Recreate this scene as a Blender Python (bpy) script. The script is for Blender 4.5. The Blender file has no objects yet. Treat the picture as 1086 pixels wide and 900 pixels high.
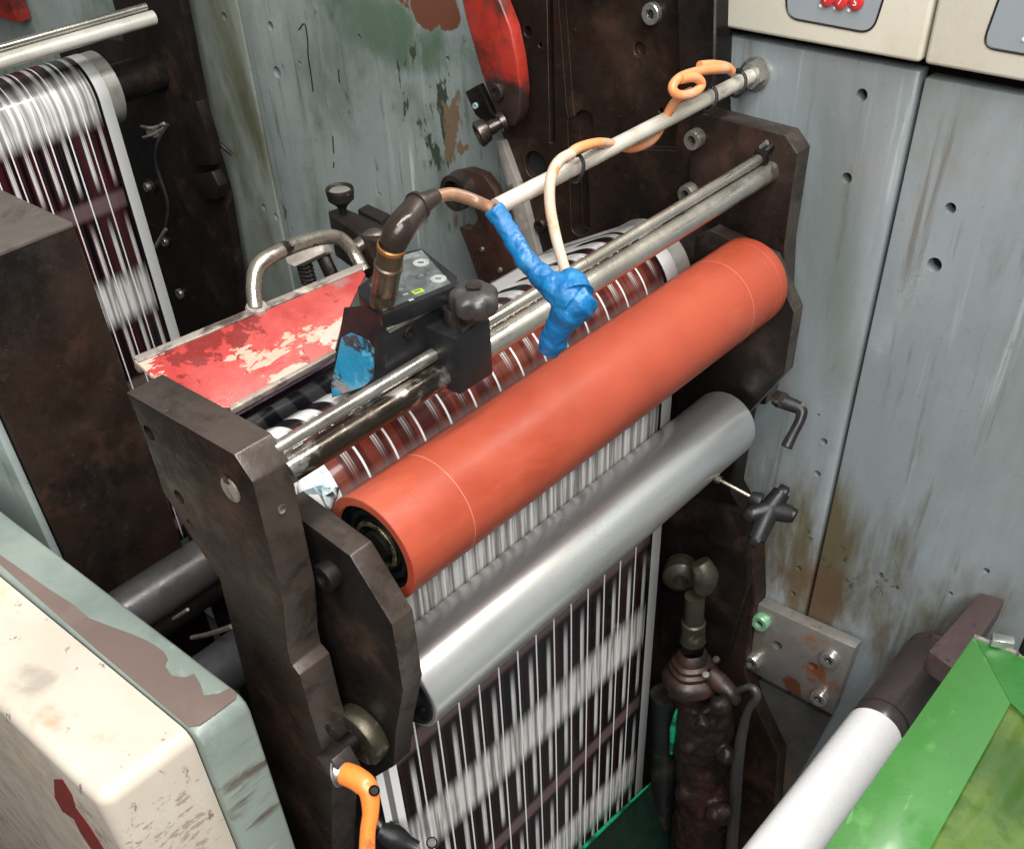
import bpy, bmesh, math, random
from mathutils import Vector as V, Matrix
random.seed(7)
sc = bpy.context.scene
PI = math.pi
# ------------------------------------------------------------------ camera
RM = Matrix(((0.7555857, 0.6538304, -0.0399498), (0.4257134, -0.5364890, -0.7286615), (-0.4978537, 0.5335591, -0.6837078)))
F, CX, CY = 1097.483, 543.0, 622.72
CAM = V((0, -0.994339, 1.5))
cd = bpy.data.cameras.new('camera'); cam = bpy.data.objects.new('camera', cd); sc.collection.objects.link(cam)
cd.sensor_width = 36; cd.lens = 36 * F / 1086; cd.shift_y = (CY - 450) / 1086; cd.clip_start = .02; cd.clip_end = 60
rx, ry, rz = RM[0], -RM[1], -RM[2]
cam.matrix_world = Matrix.Translation(CAM) @ Matrix((rx, ry, rz)).transposed().to_4x4()
sc.camera = cam
# ------------------------------------------------------------------ world and lamps
w = bpy.data.worlds.new('World'); sc.world = w; w.use_nodes = True
wn = w.node_tree.nodes; wtc = wn.new('ShaderNodeTexCoord'); wsp = wn.new('ShaderNodeSeparateXYZ'); wmr = wn.new('ShaderNodeMapRange'); wmx = wn.new('ShaderNodeMix'); wmx.data_type = 'RGBA'
w.node_tree.links.new(wtc.outputs['Generated'], wsp.inputs[0]); w.node_tree.links.new(wsp.outputs[2], wmr.inputs[0]); wmr.inputs[1].default_value = -.35; wmr.inputs[2].default_value = .55
w.node_tree.links.new(wmr.outputs[0], wmx.inputs[0]); wmx.inputs[6].default_value = (.10, .095, .09, 1); wmx.inputs[7].default_value = (1, .98, .95, 1); w.node_tree.links.new(wmx.outputs[2], wn['Background'].inputs[0])   # dim shop floor below, bright hall above
w.node_tree.nodes['Background'].inputs[1].default_value = .33
def lamp(name, loc, tgt, sx, sy, e, col=(1, 1, 1)):
    l = bpy.data.lights.new(name, 'AREA'); l.shape = 'RECTANGLE'; l.size = sx; l.size_y = sy; l.energy = e; l.color = col
    o = bpy.data.objects.new(name, l); sc.collection.objects.link(o); o.location = loc
    d = V(tgt) - V(loc); z = -d.normalized(); y = V((0, 1, 0)); x = y.cross(z).normalized(); y = z.cross(x)
    o.matrix_world = Matrix.Translation(loc) @ Matrix((x, y, z)).transposed().to_4x4()
lamp('tube_and_fill_lamp', (.12, .35, 3.0), (-.1, .25, 1), .30, 4.2, 132, (1, .975, .94))  # overhead ceiling tube
lamp('tube_and_fill_lamp', (.9, -1.7, 2.6), (-.4, -.4, .8), 1.0, 2.2, 88, (1, .985, .96))  # area lamp added on the viewer's side as soft fill
sc.view_settings.view_transform = 'Standard'; sc.view_settings.look = 'None'; sc.view_settings.exposure = 0
sc.render.engine = 'CYCLES'

# ------------------------------------------------------------------ photo pixel -> point on a plane of the machine
def ray(p): return V(((p[0] - CX) / F, (p[1] - CY) / F, 1)) @ RM
def PX(a, b, x): d = ray((a, b)); return CAM + d * ((x - CAM.x) / d.x)
def PY(a, b, y): d = ray((a, b)); return CAM + d * ((y - CAM.y) / d.y)
def PZ(a, b, z): d = ray((a, b)); return CAM + d * ((z - CAM.z) / d.z)
def PD(a, b, d): return CAM + ray((a, b)) * d
def dep(P): return (RM @ (V(P) - CAM)).z
def PN(a, b, P0, n): d = ray((a, b)); n = V(n); return CAM + d * ((V(P0) - CAM).dot(n) / d.dot(n))

# ------------------------------------------------------------------ materials
MATS = {}
def newmat(name):
    m = bpy.data.materials.new(name); m.use_nodes = True
    return m, m.node_tree.nodes, m.node_tree.links, m.node_tree.nodes['Principled BSDF']
class G:
    def __init__(s, nt): s.n, s.l = nt.nodes, nt.links
    def m(s, op, *a, clamp=False):
        x = s.n.new('ShaderNodeMath'); x.operation = op; x.use_clamp = clamp
        for i, v in enumerate(a):
            if isinstance(v, (int, float)): x.inputs[i].default_value = v
            else: s.l.new(v, x.inputs[i])
        return x.outputs[0]
    def mr(s, v, a, b, c=0., d=1., smooth=True):
        x = s.n.new('ShaderNodeMapRange'); x.interpolation_type = 'SMOOTHSTEP' if smooth else 'LINEAR'
        s.l.new(v, x.inputs[0])
        for i, k in enumerate((a, b, c, d)): x.inputs[i + 1].default_value = k
        return x.outputs[0]
    def coord(s, stretch=(1, 1, 1), off=(0, 0, 0), kind='Object'):
        t = s.n.new('ShaderNodeTexCoord'); mp = s.n.new('ShaderNodeMapping')
        mp.inputs['Scale'].default_value = stretch; mp.inputs['Location'].default_value = off
        s.l.new(t.outputs[kind], mp.inputs[0]); return mp.outputs[0]
    def noise(s, scale, stretch=(1, 1, 1), detail=5, rough=.6, off=(0, 0, 0), dist=0):
        x = s.n.new('ShaderNodeTexNoise'); x.inputs['Scale'].default_value = scale; x.inputs['Detail'].default_value = detail
        x.inputs['Roughness'].default_value = rough; x.inputs['Distortion'].default_value = dist
        s.l.new(s.coord(stretch, off), x.inputs['Vector']); return x.outputs[0]
    def mix(s, f, a, b):
        x = s.n.new('ShaderNodeMix'); x.data_type = 'RGBA'
        for i, v in ((0, f), (6, a), (7, b)):
            if isinstance(v, (int, float)): x.inputs[i].default_value = v
            elif isinstance(v, tuple): x.inputs[i].default_value = (*v, 1) if len(v) == 3 else v
            else: s.l.new(v, x.inputs[i])
        return x.outputs[2]
def M(name, base, rough=.5, metal=0., stains=(), bump=(60, .15), var=.25, vs=6, rvar=.15, coat=0, vstretch=(1, 1, 1), bstretch=(1, 1, 1), spec=.5, off=(0, 0, 0)):
    """base colour with slow variation, then stains: (colour, scale, lo, hi, stretch[, detail])"""
    if name in MATS: return MATS[name]
    m, n, l, b = newmat(name); g = G(m.node_tree)
    v = g.noise(vs, vstretch, 6, .65, off)
    dk = tuple(c * (1 - var) for c in base); lt = tuple(min(1, c * (1 + var)) for c in base)
    col = g.mix(g.mr(v, .3, .7), dk, lt)
    for i, st in enumerate(stains):
        c, s_, lo, hi, stre = st[:5]
        nz = g.noise(s_, stre, st[5] if len(st) > 5 else 7, .65, (off[0] + i * 3.1 + 1, off[1] + i * 1.7, off[2] + i * .9), .3)
        fac = None
        if len(st) > 6:                                # stain kept to one place: centre, radius (world metres), z stretch
            cen, rad = st[6], st[7]; gm = n.new('ShaderNodeNewGeometry'); vm = n.new('ShaderNodeVectorMath'); vm.operation = 'SUBTRACT'; vm.inputs[1].default_value = cen
            l.new(gm.outputs['Position'], vm.inputs[0]); v2 = n.new('ShaderNodeVectorMath'); v2.operation = 'DIVIDE'; v2.inputs[1].default_value = rad if isinstance(rad, tuple) else (rad, rad, rad); l.new(vm.outputs[0], v2.inputs[0])
            v3 = n.new('ShaderNodeVectorMath'); v3.operation = 'LENGTH'; l.new(v2.outputs[0], v3.inputs[0])
            nz = g.m('MULTIPLY', nz, g.mr(v3.outputs['Value'], .25, 1.1, 1.05, .55))
        fac = g.mr(nz, lo, hi)
        col = g.mix(fac, col, c)
    l.new(col, b.inputs['Base Color'])
    r = g.noise(vs * 5, (1, 1, 1), 5, .7, (5, 5, 5))
    l.new(g.mr(r, .3, .7, max(0.03, rough - rvar), min(1, rough + rvar)), b.inputs['Roughness'])
    b.inputs['Metallic'].default_value = metal
    b.inputs['Specular IOR Level'].default_value = spec
    if coat: b.inputs['Coat Weight'].default_value = coat; b.inputs['Coat Roughness'].default_value = .12
    if bump:
        bp = n.new('ShaderNodeBump'); bp.inputs['Strength'].default_value = bump[1]; bp.inputs['Distance'].default_value = .002
        l.new(g.noise(bump[0], bstretch, 6, .6), bp.inputs['Height']); l.new(bp.outputs[0], b.inputs['Normal'])
    MATS[name] = m; return m

rust = (.13, .045, .02); S1 = (1, 1, 1)
black_steel = M('oily dark steel', (.009, .0065, .0055), .48, .0, [((.040, .024, .017), 14, .5, .75, S1), ((.005, .004, .004), 6, .46, .64, S1), ((.13, .09, .07), 160, .68, .78, S1)], bump=(130, .25), var=.35, spec=.22)
brown_steel = M('oily brown steel', (.016, .0095, .0070), .44, .0, [((.046, .024, .017), 12, .48, .72, S1), ((.006, .0045, .004), 7, .46, .64, S1), ((.16, .11, .08), 190, .66, .78, S1), ((.02, .014, .012), 50, .58, .7, S1)], bump=(140, .3), var=.35, spec=.24)
edge_steel = M('worn dark steel', (.10, .085, .075), .33, .8, [((.05, .04, .035), 20, .45, .7, S1), ((.03, .02, .018), 60, .6, .75, S1)], bump=(120, .2), var=.3)
wall_grey = M('worn grey paint', (.262, .298, .315), .34, .15, [((.19, .215, .205), 4, .44, .66, (1, 1, .35)), ((.33, .37, .39), 3, .52, .72, (1, 1, .25)), ((.40, .44, .44), 26, .57, .72, (2.2, 2.2, .08)), ((.17, .18, .165), 34, .57, .70, (2.0, 2.0, .10)), ((.13, .14, .12), 260, .66, .72, S1), ((.44, .47, .47), 220, .69, .74, (1, 1, .4)), ((.10, .09, .06), 30, .67, .80, (1, 1, .5)), ((.06, .05, .045), 150, .72, .77, S1), ((.09, .085, .06), 7, .60, .78, (1.6, 1.6, .25)), ((.12, .105, .06), 9, .34, .58, (1.3, 1, .3), 8, (-0.337, 0.000, 0.576), (.35, .3, .22)), ((.13, .085, .05), 16, .44, .66, (1, 1, .35), 9, (-0.355, 0.000, 0.531), (.24, .3, .10)), ((.05, .045, .035), 60, .60, .70, S1, 6, (-0.343, 0.000, 0.605), (.2, .3, .10))], bump=(90, .10), var=.10, vs=4, rvar=.10)
wall_green = M('worn green grey paint', (.285, .33, .32), .36, .15, [((.10, .145, .115), 7, .46, .72, (1, 1, .7)), ((.26, .31, .31), 3.5, .5, .7, (1, 1, .3)), ((.13, .17, .15), 34, .56, .70, (2.0, 2.0, .10)), ((.10, .13, .11), 240, .64, .70, S1), ((.42, .47, .46), 200, .67, .72, (1, 1, .4)), ((.36, .42, .40), 30, .60, .76, (2.5, 2.5, .12)), ((.11, .065, .035), 15, .64, .72, (1, 1, .6), 9), ((.05, .045, .035), 130, .70, .76, (1, 1, .5)), ((.07, .085, .05), 40, .64, .76, (1, 1, .5)), ((.10, .16, .11), 10, .40, .60, (1, 1, .6), 8, (-1.061, 0.000, 1.113), (.17, .3, .07)), ((.05, .07, .05), 45, .545, .585, (1, 1, .35), 6, (-1.029, 0.000, 1.038), (.10, .3, .16)), ((.20, .14, .085), 38, .54, .57, (1, 1, .45), 6, (-0.993, 0.000, 1.009), (.07, .3, .14)), ((.16, .06, .035), 16, .44, .47, (1, 1, .6), 9, (-1.021, 0.000, 1.159), (.08, .3, .045)), ((.55, .60, .58), 55, .60, .66, (1.5, 1, .045), 4, (-1.113, -0.000, 0.906), (.15, .3, .22))], bump=(90, .14), var=.14, vs=5, rvar=.1)
wall_pale = M('stained pale grey green paint', (.25, .28, .255), .38, .1, [((.10, .105, .06), 4, .43, .66, (1, 1, .35)), ((.31, .35, .33), 8, .55, .75, (2, 2, .2)), ((.07, .05, .03), 45, .66, .76, (1, 1, .6))], bump=(90, .12), var=.14)
wall_dirty = M('grease stained grey paint', (.21, .225, .205), .36, .25, [((.11, .09, .055), 6, .44, .70, (1, 1, .45)), ((.33, .36, .36), 20, .58, .76, (2, 2, .12)), ((.12, .06, .03), 22, .60, .72, (1, 1, .5)), ((.05, .04, .03), 120, .66, .74, S1)], bump=(90, .15), var=.16)
dark_hole = M('black hollow', (.006, .006, .006), .8, 0, bump=None, var=.1)  # black put on hole bottoms to stand for the shade inside
cream = M('aged cream paint', (.62, .60, .50), .35, 0, [((.50, .46, .33), 5, .5, .75, S1), ((.25, .2, .12), 60, .68, .78, S1)], bump=(80, .06), var=.06)
cream_door = M('scuffed cream enamel', (.52, .46, .38), .30, 0, [((.56, .52, .45), 5, .45, .7, S1), ((.50, .42, .30), 9, .56, .74, S1), ((.30, .26, .25), 8, .68, .76, S1), ((.22, .17, .14), 60, .64, .70, (1, 1, .5), 4), ((.50, .30, .20), 14, .50, .70, S1, 6, (-.62, -.83, .88), (.12, .06, .1)), ((.42, .40, .24), 9, .50, .68, S1, 6, (-.85, -.83, .88), (.25, .1, .1)), ((.34, .27, .22), 150, .54, .60, (1, .5, 1), 5, (-.54, -.84, .78), (.05, .09, .12)), ((.34, .28, .23), 130, .55, .60, (.6, 1, 1), 5, (-.60, -.87, .80), (.09, .03, .09)), ((.36, .32, .27), 16, .46, .66, S1, 7, (-.69, -.84, .88), (.035, .04, .05))], bump=(60, .06), var=.06, coat=.2)
grey_label = M('grey display plate', (.26, .29, .31), .4, 0, bump=(50, .05), var=.06)
steel = M('worn bare steel', (.50, .47, .42), .24, .9, [((.14, .11, .09), 12, .60, .74, (1, .3, 1)), ((.10, .08, .06), 70, .62, .72, S1), ((.6, .57, .52), 9, .55, .7, (1, .2, 1))], bump=(120, .04), var=.2)
steel_dirty = M('blotched grimy steel', (.44, .42, .38), .27, .85, [((.12, .10, .08), 34, .62, .72, (1, .4, 1)), ((.05, .04, .03), 30, .42, .54, (1, .6, 1), 8, (-.49, -.62, 1.08), (.1, .18, .1)), ((.28, .25, .21), 9, .5, .7, (1, .3, 1))], bump=(150, .06), var=.25)
pipe_white = M('pale galvanised tube', (.56, .53, .46), .36, .35, [((.30, .25, .17), 40, .60, .72, (1, .4, 1)), ((.70, .68, .62), 10, .5, .7, (1, .2, 1))], bump=(100, .08), var=.1)
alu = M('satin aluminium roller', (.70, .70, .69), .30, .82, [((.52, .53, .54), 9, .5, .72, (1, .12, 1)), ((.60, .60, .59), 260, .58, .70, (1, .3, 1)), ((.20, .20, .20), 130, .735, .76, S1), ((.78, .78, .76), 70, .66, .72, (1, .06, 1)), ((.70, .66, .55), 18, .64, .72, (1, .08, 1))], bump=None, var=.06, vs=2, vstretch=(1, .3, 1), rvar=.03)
red_rubber = M('matt red rubber', (.315, .058, .030), .46, 0, [((.27, .042, .019), 6, .44, .62, (1, .45, 1)), ((.385, .088, .050), 11, .55, .72, (1, .35, 1)), ((.28, .05, .028), 16, .62, .72, (1, .30, 1)), ((.52, .17, .11), 60, .66, .78, (1, .12, 1)), ((.24, .045, .03), 130, .70, .75, S1), ((.60, .40, .33), 260, .73, .77, S1)], bump=(120, .05), var=.12, vs=5, rvar=.10, spec=.28)
red_paint = M('flaking red enamel', (.30, .032, .028), .42, 0, [((.36, .06, .05), 8, .45, .6, S1), ((.15, .014, .012), 85, .50, .525, S1, 6, (-.655, -.62, 1.10), (.06, .085, .2)), ((.38, .26, .20), 44, .545, .565, (1, .40, 1), 8, (-.61, -.60, 1.10), (.05, .13, .2)), ((.42, .33, .27), 40, .52, .54, (1, .3, 1), 8, (-.60, -.53, 1.10), (.04, .07, .2)), ((.40, .31, .25), 50, .50, .52, (1, .3, 1), 8, (-.66, -.67, 1.10), (.05, .04, .2)), ((.22, .13, .12), 16, .50, .66, S1, 8, (-.655, -.49, 1.10), (.03, .05, .2)), ((.20, .02, .016), 60, .62, .65, S1, 8)], bump=(60, .4), var=.12)
red_guard_m = M('chipped signal red paint', (.34, .030, .020), .36, 0, [((.10, .02, .015), 12, .46, .62, S1), ((.03, .018, .015), 14, .30, .42, S1, 7, (-0.827, -0.078, 1.081), (.09, .3, .055)), ((.06, .035, .03), 30, .60, .72, S1)], bump=(80, .2), var=.2)
worn_grey = M('worn pale edge metal', (.34, .31, .28), .4, .4, [((.12, .08, .06), 40, .55, .66, S1), ((.5, .46, .4), 20, .55, .7, S1)], bump=(100, .25), var=.2)
grime_edge = M('grimy beige edge', (.22, .19, .165), .45, .2, [((.05, .035, .03), 40, .50, .62, (1, .5, 1)), ((.42, .36, .3), 22, .58, .7, S1)], bump=(100, .3), var=.25)
edge_dark = M('dull machined lip', (.085, .07, .06), .38, .5, [((.03, .025, .02), 30, .5, .7, S1)], bump=(100, .2), var=.3)
cut_edge = M('paler plate edge', (.052, .040, .033), .38, .2, [((.024, .018, .015), 22, .46, .64, S1), ((.12, .10, .08), 120, .64, .74, (1, .3, 1)), ((.03, .022, .018), 80, .62, .7, S1)], bump=(120, .2), var=.3)  # edge faces are paler than the plate fronts
black_plastic = M('scuffed black plastic', (.012, .012, .013), .36, 0, [((.045, .04, .036), 40, .60, .74, S1)], bump=(90, .12), var=.3, spec=.35)
dark_plastic = M('dusty dark plastic', (.035, .033, .032), .42, 0, [((.09, .08, .07), 25, .55, .72, S1)], bump=(90, .12), var=.3)
sooty_plastic = M('brown sooty plastic', (.026, .018, .014), .30, .2, [((.09, .06, .04), 30, .56, .72, S1)], bump=(60, .25), var=.4)
gloss_black = M('glossy black film', (.006, .006, .008), .12, 0, [((.30, .27, .30), 6, .64, .70, (3, .12, 3)), ((.6, .6, .6), 150, .76, .78, S1)], bump=(30, .1), var=.3)
orange_cable = M('grubby orange cable', (.68, .26, .10), .45, 0, [((.55, .34, .22), 25, .45, .65, S1), ((.40, .30, .22), 70, .58, .70, S1)], bump=(100, .15), var=.15)
pale_cable = M('ink stained pale cable', (.50, .40, .31), .45, 0, [((.66, .25, .09), 38, .54, .64, S1), ((.20, .16, .12), 70, .62, .72, S1)], bump=(100, .2), var=.15)
blue_tape = M('blue pvc tape', (.003, .10, .27), .42, 0, [((.010, .18, .38), 20, .52, .72, S1), ((.004, .06, .22), 16, .58, .74, S1)], bump=(90, .7), bstretch=(1, 1, .25), var=.2)
orange_plastic = M('orange lever plastic', (.86, .21, .035), .36, 0, [((.35, .10, .03), 26, .60, .66, (1, 1, .4)), ((.80, .33, .12), 14, .55, .7, S1)], bump=(60, .15), var=.1, coat=.2)
brass = M('tarnished nickel plug', (.15, .115, .08), .36, .8, [((.05, .04, .03), 24, .5, .7, S1), ((.42, .30, .18), 40, .60, .72, S1)], bump=(100, .12), var=.3)
white_roll = M('white plastic roller', (.80, .80, .80), .30, 0, [((.70, .73, .78), 6, .56, .74, S1), ((.45, .45, .46), 70, .70, .76, S1)], bump=(60, .03), var=.03)
green_paint = M('gloss green paint', (.045, .165, .035), .28, 0, [((.10, .28, .09), 170, .64, .68, (1, .15, 1)), ((.02, .09, .015), 90, .66, .70, (.3, 1, 1)), ((.30, .16, .05), 60, .50, .56, S1, 6, (-0.170, -0.310, .69), (.012, .012, .02)), ((.045, .20, .04), 4, .5, .7, S1), ((.02, .08, .015), 60, .69, .73, (1, 2, 1)), ((.10, .29, .08), 12, .6, .75, S1)], bump=(50, .05), var=.06, coat=.2)
green_dark = M('deep green paint', (.02, .12, .018), .35, 0, [((.03, .16, .03), 8, .5, .7, S1)], bump=(50, .1), var=.2)
olive_ink = M('wet olive ink', (.065, .115, .018), .12, 0, [((.03, .075, .008), 11, .44, .56, (1, .8, 1)), ((.10, .14, .045), 6, .55, .72, S1), ((.03, .09, .01), 18, .6, .66, S1)], bump=(18, .8), var=.3, coat=.15)
grey_strip = M('chipped pale green rim paint', (.215, .255, .225), .38, 0, [((.15, .185, .17), 8, .45, .7, S1), ((.29, .34, .30), 20, .58, .7, S1), ((.36, .24, .13), 14, .66, .72, S1), ((.05, .045, .04), 110, .69, .74, S1), ((.09, .075, .06), 30, .42, .60, (1, .35, 1.6), 8, (-.53, -.76, .79), (.06, .05, .085)), ((.22, .11, .07), 22, .55, .66, S1, 8, (-.53, -.76, .77), (.06, .05, .05))], bump=(60, .12), var=.08)
brown_strip = M('dull mauve primer', (.16, .115, .10), .42, 0, [((.20, .15, .13), 8, .5, .75, S1), ((.14, .11, .10), 60, .64, .75, S1)], bump=(60, .06), var=.06)
rusty = M('greasy rusty iron', (.014, .008, .006), .5, .0, [((.038, .016, .009), 14, .48, .66, S1), ((.015, .012, .012), 10, .52, .7, S1), ((.18, .12, .08), 60, .62, .72, S1)], bump=(50, .7), var=.4)
rusty_shaded = M('shade darkened greasy iron', (.010, .006, .005), .5, 0, [((.028, .011, .008), 14, .48, .66, S1), ((.09, .06, .04), 55, .66, .74, S1)], bump=(45, .8), var=.4, spec=.3)  # greasy iron darkened further to imitate the shadow around the pump
brass_dirty = M('greenish bronze clamp', (.030, .028, .017), .46, .2, [((.03, .025, .02), 14, .48, .66, S1), ((.09, .08, .05), 40, .6, .72, S1)], bump=(80, .4), var=.4)
bolt_m = M('oiled bolt steel', (.30, .285, .25), .34, .7, [((.10, .08, .06), 50, .5, .68, S1)], bump=(120, .15), var=.25)
bright_bolt = M('zinc bolt steel', (.50, .50, .48), .28, .85, [((.18, .15, .12), 50, .58, .72, S1)], bump=(120, .15), var=.2)
green_bolt = M('green inked bolt', (.20, .42, .25), .35, .4, [((.45, .5, .45), 70, .55, .65, S1)], bump=(120, .1), var=.2)
plate_grey = M('rust spotted zinc plate', (.24, .23, .215), .38, .5, [((.30, .12, .05), 11, .53, .66, S1, 9), ((.16, .06, .03), 45, .64, .74, S1), ((.34, .34, .31), 9, .55, .72, S1), ((.30, .11, .045), 30, .40, .50, S1, 8, (-.455, -.02, .36), (.04, .05, .05)), ((.30, .11, .045), 30, .40, .50, S1, 8, (-.345, -.02, .42), (.04, .05, .03)), ((.2, .08, .04), 30, .42, .52, S1, 8, (-.375, -.02, .37), (.03, .05, .03))], bump=(80, .2), var=.12)
screen_m = M('grey keypad film', (.07, .078, .076), .34, 0, [((.22, .25, .25), 20, .5, .7, S1)], bump=(50, .04), var=.1)
paper_white = M('white paper', (.80, .80, .80), .5, 0, bump=(60, .1), var=.03)
rag_m = M('pale cyan inked tissue', (.55, .75, .78), .6, 0, [((.85, .88, .88), 30, .48, .56, S1), ((.12, .45, .55), 40, .58, .66, S1)], bump=(60, .8), var=.1)
box_black = M('black powder coat', (.010, .010, .011), .40, .0, [((.05, .045, .04), 30, .58, .74, S1)], bump=(100, .1), var=.3, spec=.3)
blue_smear = M('blue ink smear', (.02, .24, .42), .32, 0, [((.03, .04, .05), 30, .53, .58, S1), ((.10, .42, .60), 60, .55, .65, S1), ((.35, .28, .24), 45, .63, .67, (.3, 1, 1))], bump=(90, .4), var=.3)
plain = lambda n, c, r=.4, mt=0.: M(n, c, r, mt, bump=None, var=.05)
red_lens = plain('red button', (.55, .03, .03), .25); white_p = plain('white print', (.8, .8, .8)); lime = plain('lime print', (.33, .45, .03)); black_ink = plain('black ink line', (.012, .012, .012)); grey_print = plain('grey print', (.30, .31, .31)); red_smear = plain('dried red paint', (.25, .035, .03), .3); cyan_green = M('wet green paint', (.006, .26, .11), .2, 0, [((.003, .06, .03), 40, .45, .6, S1)], bump=None)

def web_material(name, voff, tint):
    m, n, l, b = newmat(name); g = G(m.node_tree)
    uv = n.new('ShaderNodeUVMap'); uv.uv_map = 'UVMap'; sp = n.new('ShaderNodeSeparateXYZ'); l.new(uv.outputs[0], sp.inputs[0])
    u, v = sp.outputs[0], sp.outputs[1]            # metres across, metres along
    t = g.m('DIVIDE', g.m('ADD', u, 10 * .031 + .5870), .031); fu = g.m('FRACT', t); cell = g.m('FLOOR', t)
    v = g.m('ADD', v, 3.05 - voff)
    fv = g.m('FRACT', g.m('DIVIDE', v, .305)); fh = g.m('FRACT', g.m('DIVIDE', v, .1525))
    # slow noise so repeats are not identical
    nz = n.new('ShaderNodeTexNoise'); nz.inputs['Scale'].default_value = 1; nz.inputs['Detail'].default_value = 4
    cb = n.new('ShaderNodeCombineXYZ'); l.new(g.m('MULTIPLY', u, 230), cb.inputs[0]); l.new(g.m('MULTIPLY', v, 9), cb.inputs[1]); l.new(cb.outputs[0], nz.inputs['Vector'])
    nz2 = n.new('ShaderNodeTexNoise'); nz2.inputs['Scale'].default_value = 1; nz2.inputs['Detail'].default_value = 2
    cb2 = n.new('ShaderNodeCombineXYZ'); l.new(g.m('MULTIPLY', u, 150), cb2.inputs[0]); l.new(g.m('MULTIPLY', v, 3), cb2.inputs[1]); l.new(cb2.outputs[0], nz2.inputs['Vector'])
    fine, mid = nz.outputs[0], nz2.outputs[0]
    du = g.m('ABSOLUTE', g.m('SUBTRACT', fu, .5))
    thin = g.mr(du, .455, .475)                                   # white line between label columns
    bc = g.m('ABSOLUTE', g.m('SUBTRACT', fu, .655))
    bar = g.mr(bc, .06, .15, 1, 0)
    bar = g.m('MULTIPLY', bar, g.m('MULTIPLY', g.mr(fh, .10, .34), g.mr(fh, .90, .55)))
    bar = g.m('MULTIPLY', bar, g.mr(fine, .25, .55, .6, 1))
    tri = g.mr(g.m('COSINE', g.m('MULTIPLY', g.m('SUBTRACT', fu, .655), 2 * PI / .085)), -.9, .1, .35, 1)
    bar = g.m('MULTIPLY', bar, g.mix(g.mr(v, 3.05 - voff + .90, 3.05 - voff + .97), 1.0, tri) if False else g.m('ADD', g.m('MULTIPLY', tri, g.mr(v, 3.05 - voff + .90, 3.05 - voff + .97)), g.mr(v, 3.05 - voff + .90, 3.05 - voff + .97, 1, 0)))
    slit = g.mr(g.m('ABSOLUTE', g.m('SUBTRACT', fu, .71)), .008, .03, .6, 1)
    bar = g.m('MULTIPLY', bar, slit)
    side = g.mr(g.m('ABSOLUTE', g.m('SUBTRACT', fu, .16)), .02, .08, .12, 0)
    fd = g.m('ABSOLUTE', g.m('SUBTRACT', g.m('FRACT', g.m('ADD', fv, .5)), .5))   # distance from band centre (0 at v = voff)
    bright = g.mr(fd, .06, .16, 1, 0)
    pd = g.m('ABSOLUTE', g.m('SUBTRACT', fv, .5)); pinkb = g.mr(pd, .02, .06, 1, 0)
    dark = g.mix(g.mr(mid, .45, .55), (.003, .003, .004), tint)
    col = g.mix(side, dark, (.10, .06, .065))
    col = g.mix(bar, col, (.66, .65, .64))
    col = g.mix(g.m('MULTIPLY', pinkb, .6), col, (.20, .13, .135))
    stre = g.mr(g.m('ADD', g.m('MULTIPLY', fine, .55), g.m('MULTIPLY', bar, .0)), .19, .38)
    cs = g.m('ABSOLUTE', g.m('SINE', g.m('MULTIPLY', g.m('ADD', fu, g.m('MULTIPLY', mid, .35)), PI * 2.0)))
    bcol = g.mix(g.m('MULTIPLY', g.mr(cs, .05, .8, .25, 1), g.mr(fine, .36, .56, .25, 1)), (.16, .145, .14), (.78, .77, .75))
    col = g.mix(g.m('MULTIPLY', bright, .92), col, bcol)
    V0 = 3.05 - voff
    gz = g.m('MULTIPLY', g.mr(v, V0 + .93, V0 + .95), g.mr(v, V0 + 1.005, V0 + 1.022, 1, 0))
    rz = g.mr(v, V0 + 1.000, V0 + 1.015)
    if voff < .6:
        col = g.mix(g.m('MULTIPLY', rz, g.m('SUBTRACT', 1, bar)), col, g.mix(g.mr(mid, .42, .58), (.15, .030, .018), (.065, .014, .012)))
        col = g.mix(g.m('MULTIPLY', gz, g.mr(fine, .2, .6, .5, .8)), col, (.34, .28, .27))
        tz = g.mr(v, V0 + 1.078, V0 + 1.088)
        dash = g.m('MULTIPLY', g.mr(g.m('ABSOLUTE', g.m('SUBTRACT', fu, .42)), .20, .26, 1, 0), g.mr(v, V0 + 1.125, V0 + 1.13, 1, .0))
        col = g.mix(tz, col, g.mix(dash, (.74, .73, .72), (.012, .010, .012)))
    col = g.mix(thin, col, (.82, .81, .80))
    # margins
    rm = g.mr(u, -.1815, -.1805, 0, 1); rd = g.m('MULTIPLY', g.mr(u, -.1865, -.186), g.mr(u, -.1805, -.181))
    col = g.mix(rd, col, (.01, .008, .01)); col = g.mix(rm, col, (.86, .86, .85))
    lm = g.mr(u, -.6175, -.6185, 0, 1); col = g.mix(lm, col, (.84, .84, .84))
    lg = g.m('MULTIPLY', g.mr(u, -.6265, -.6275), g.mr(u, -.635, -.634)); col = g.mix(lg, col, (.19, .17, .165))
    l.new(col, b.inputs['Base Color']); b.inputs['Roughness'].default_value = .25; b.inputs['Specular IOR Level'].default_value = .3; b.inputs['Coat Weight'].default_value = .35; b.inputs['Coat Roughness'].default_value = .05; b.inputs['Coat IOR'].default_value = 1.6
    return m
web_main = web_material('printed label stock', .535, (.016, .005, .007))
web_left = web_material('printed label stock with wine tint', .700, (.040, .006, .008))

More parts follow.
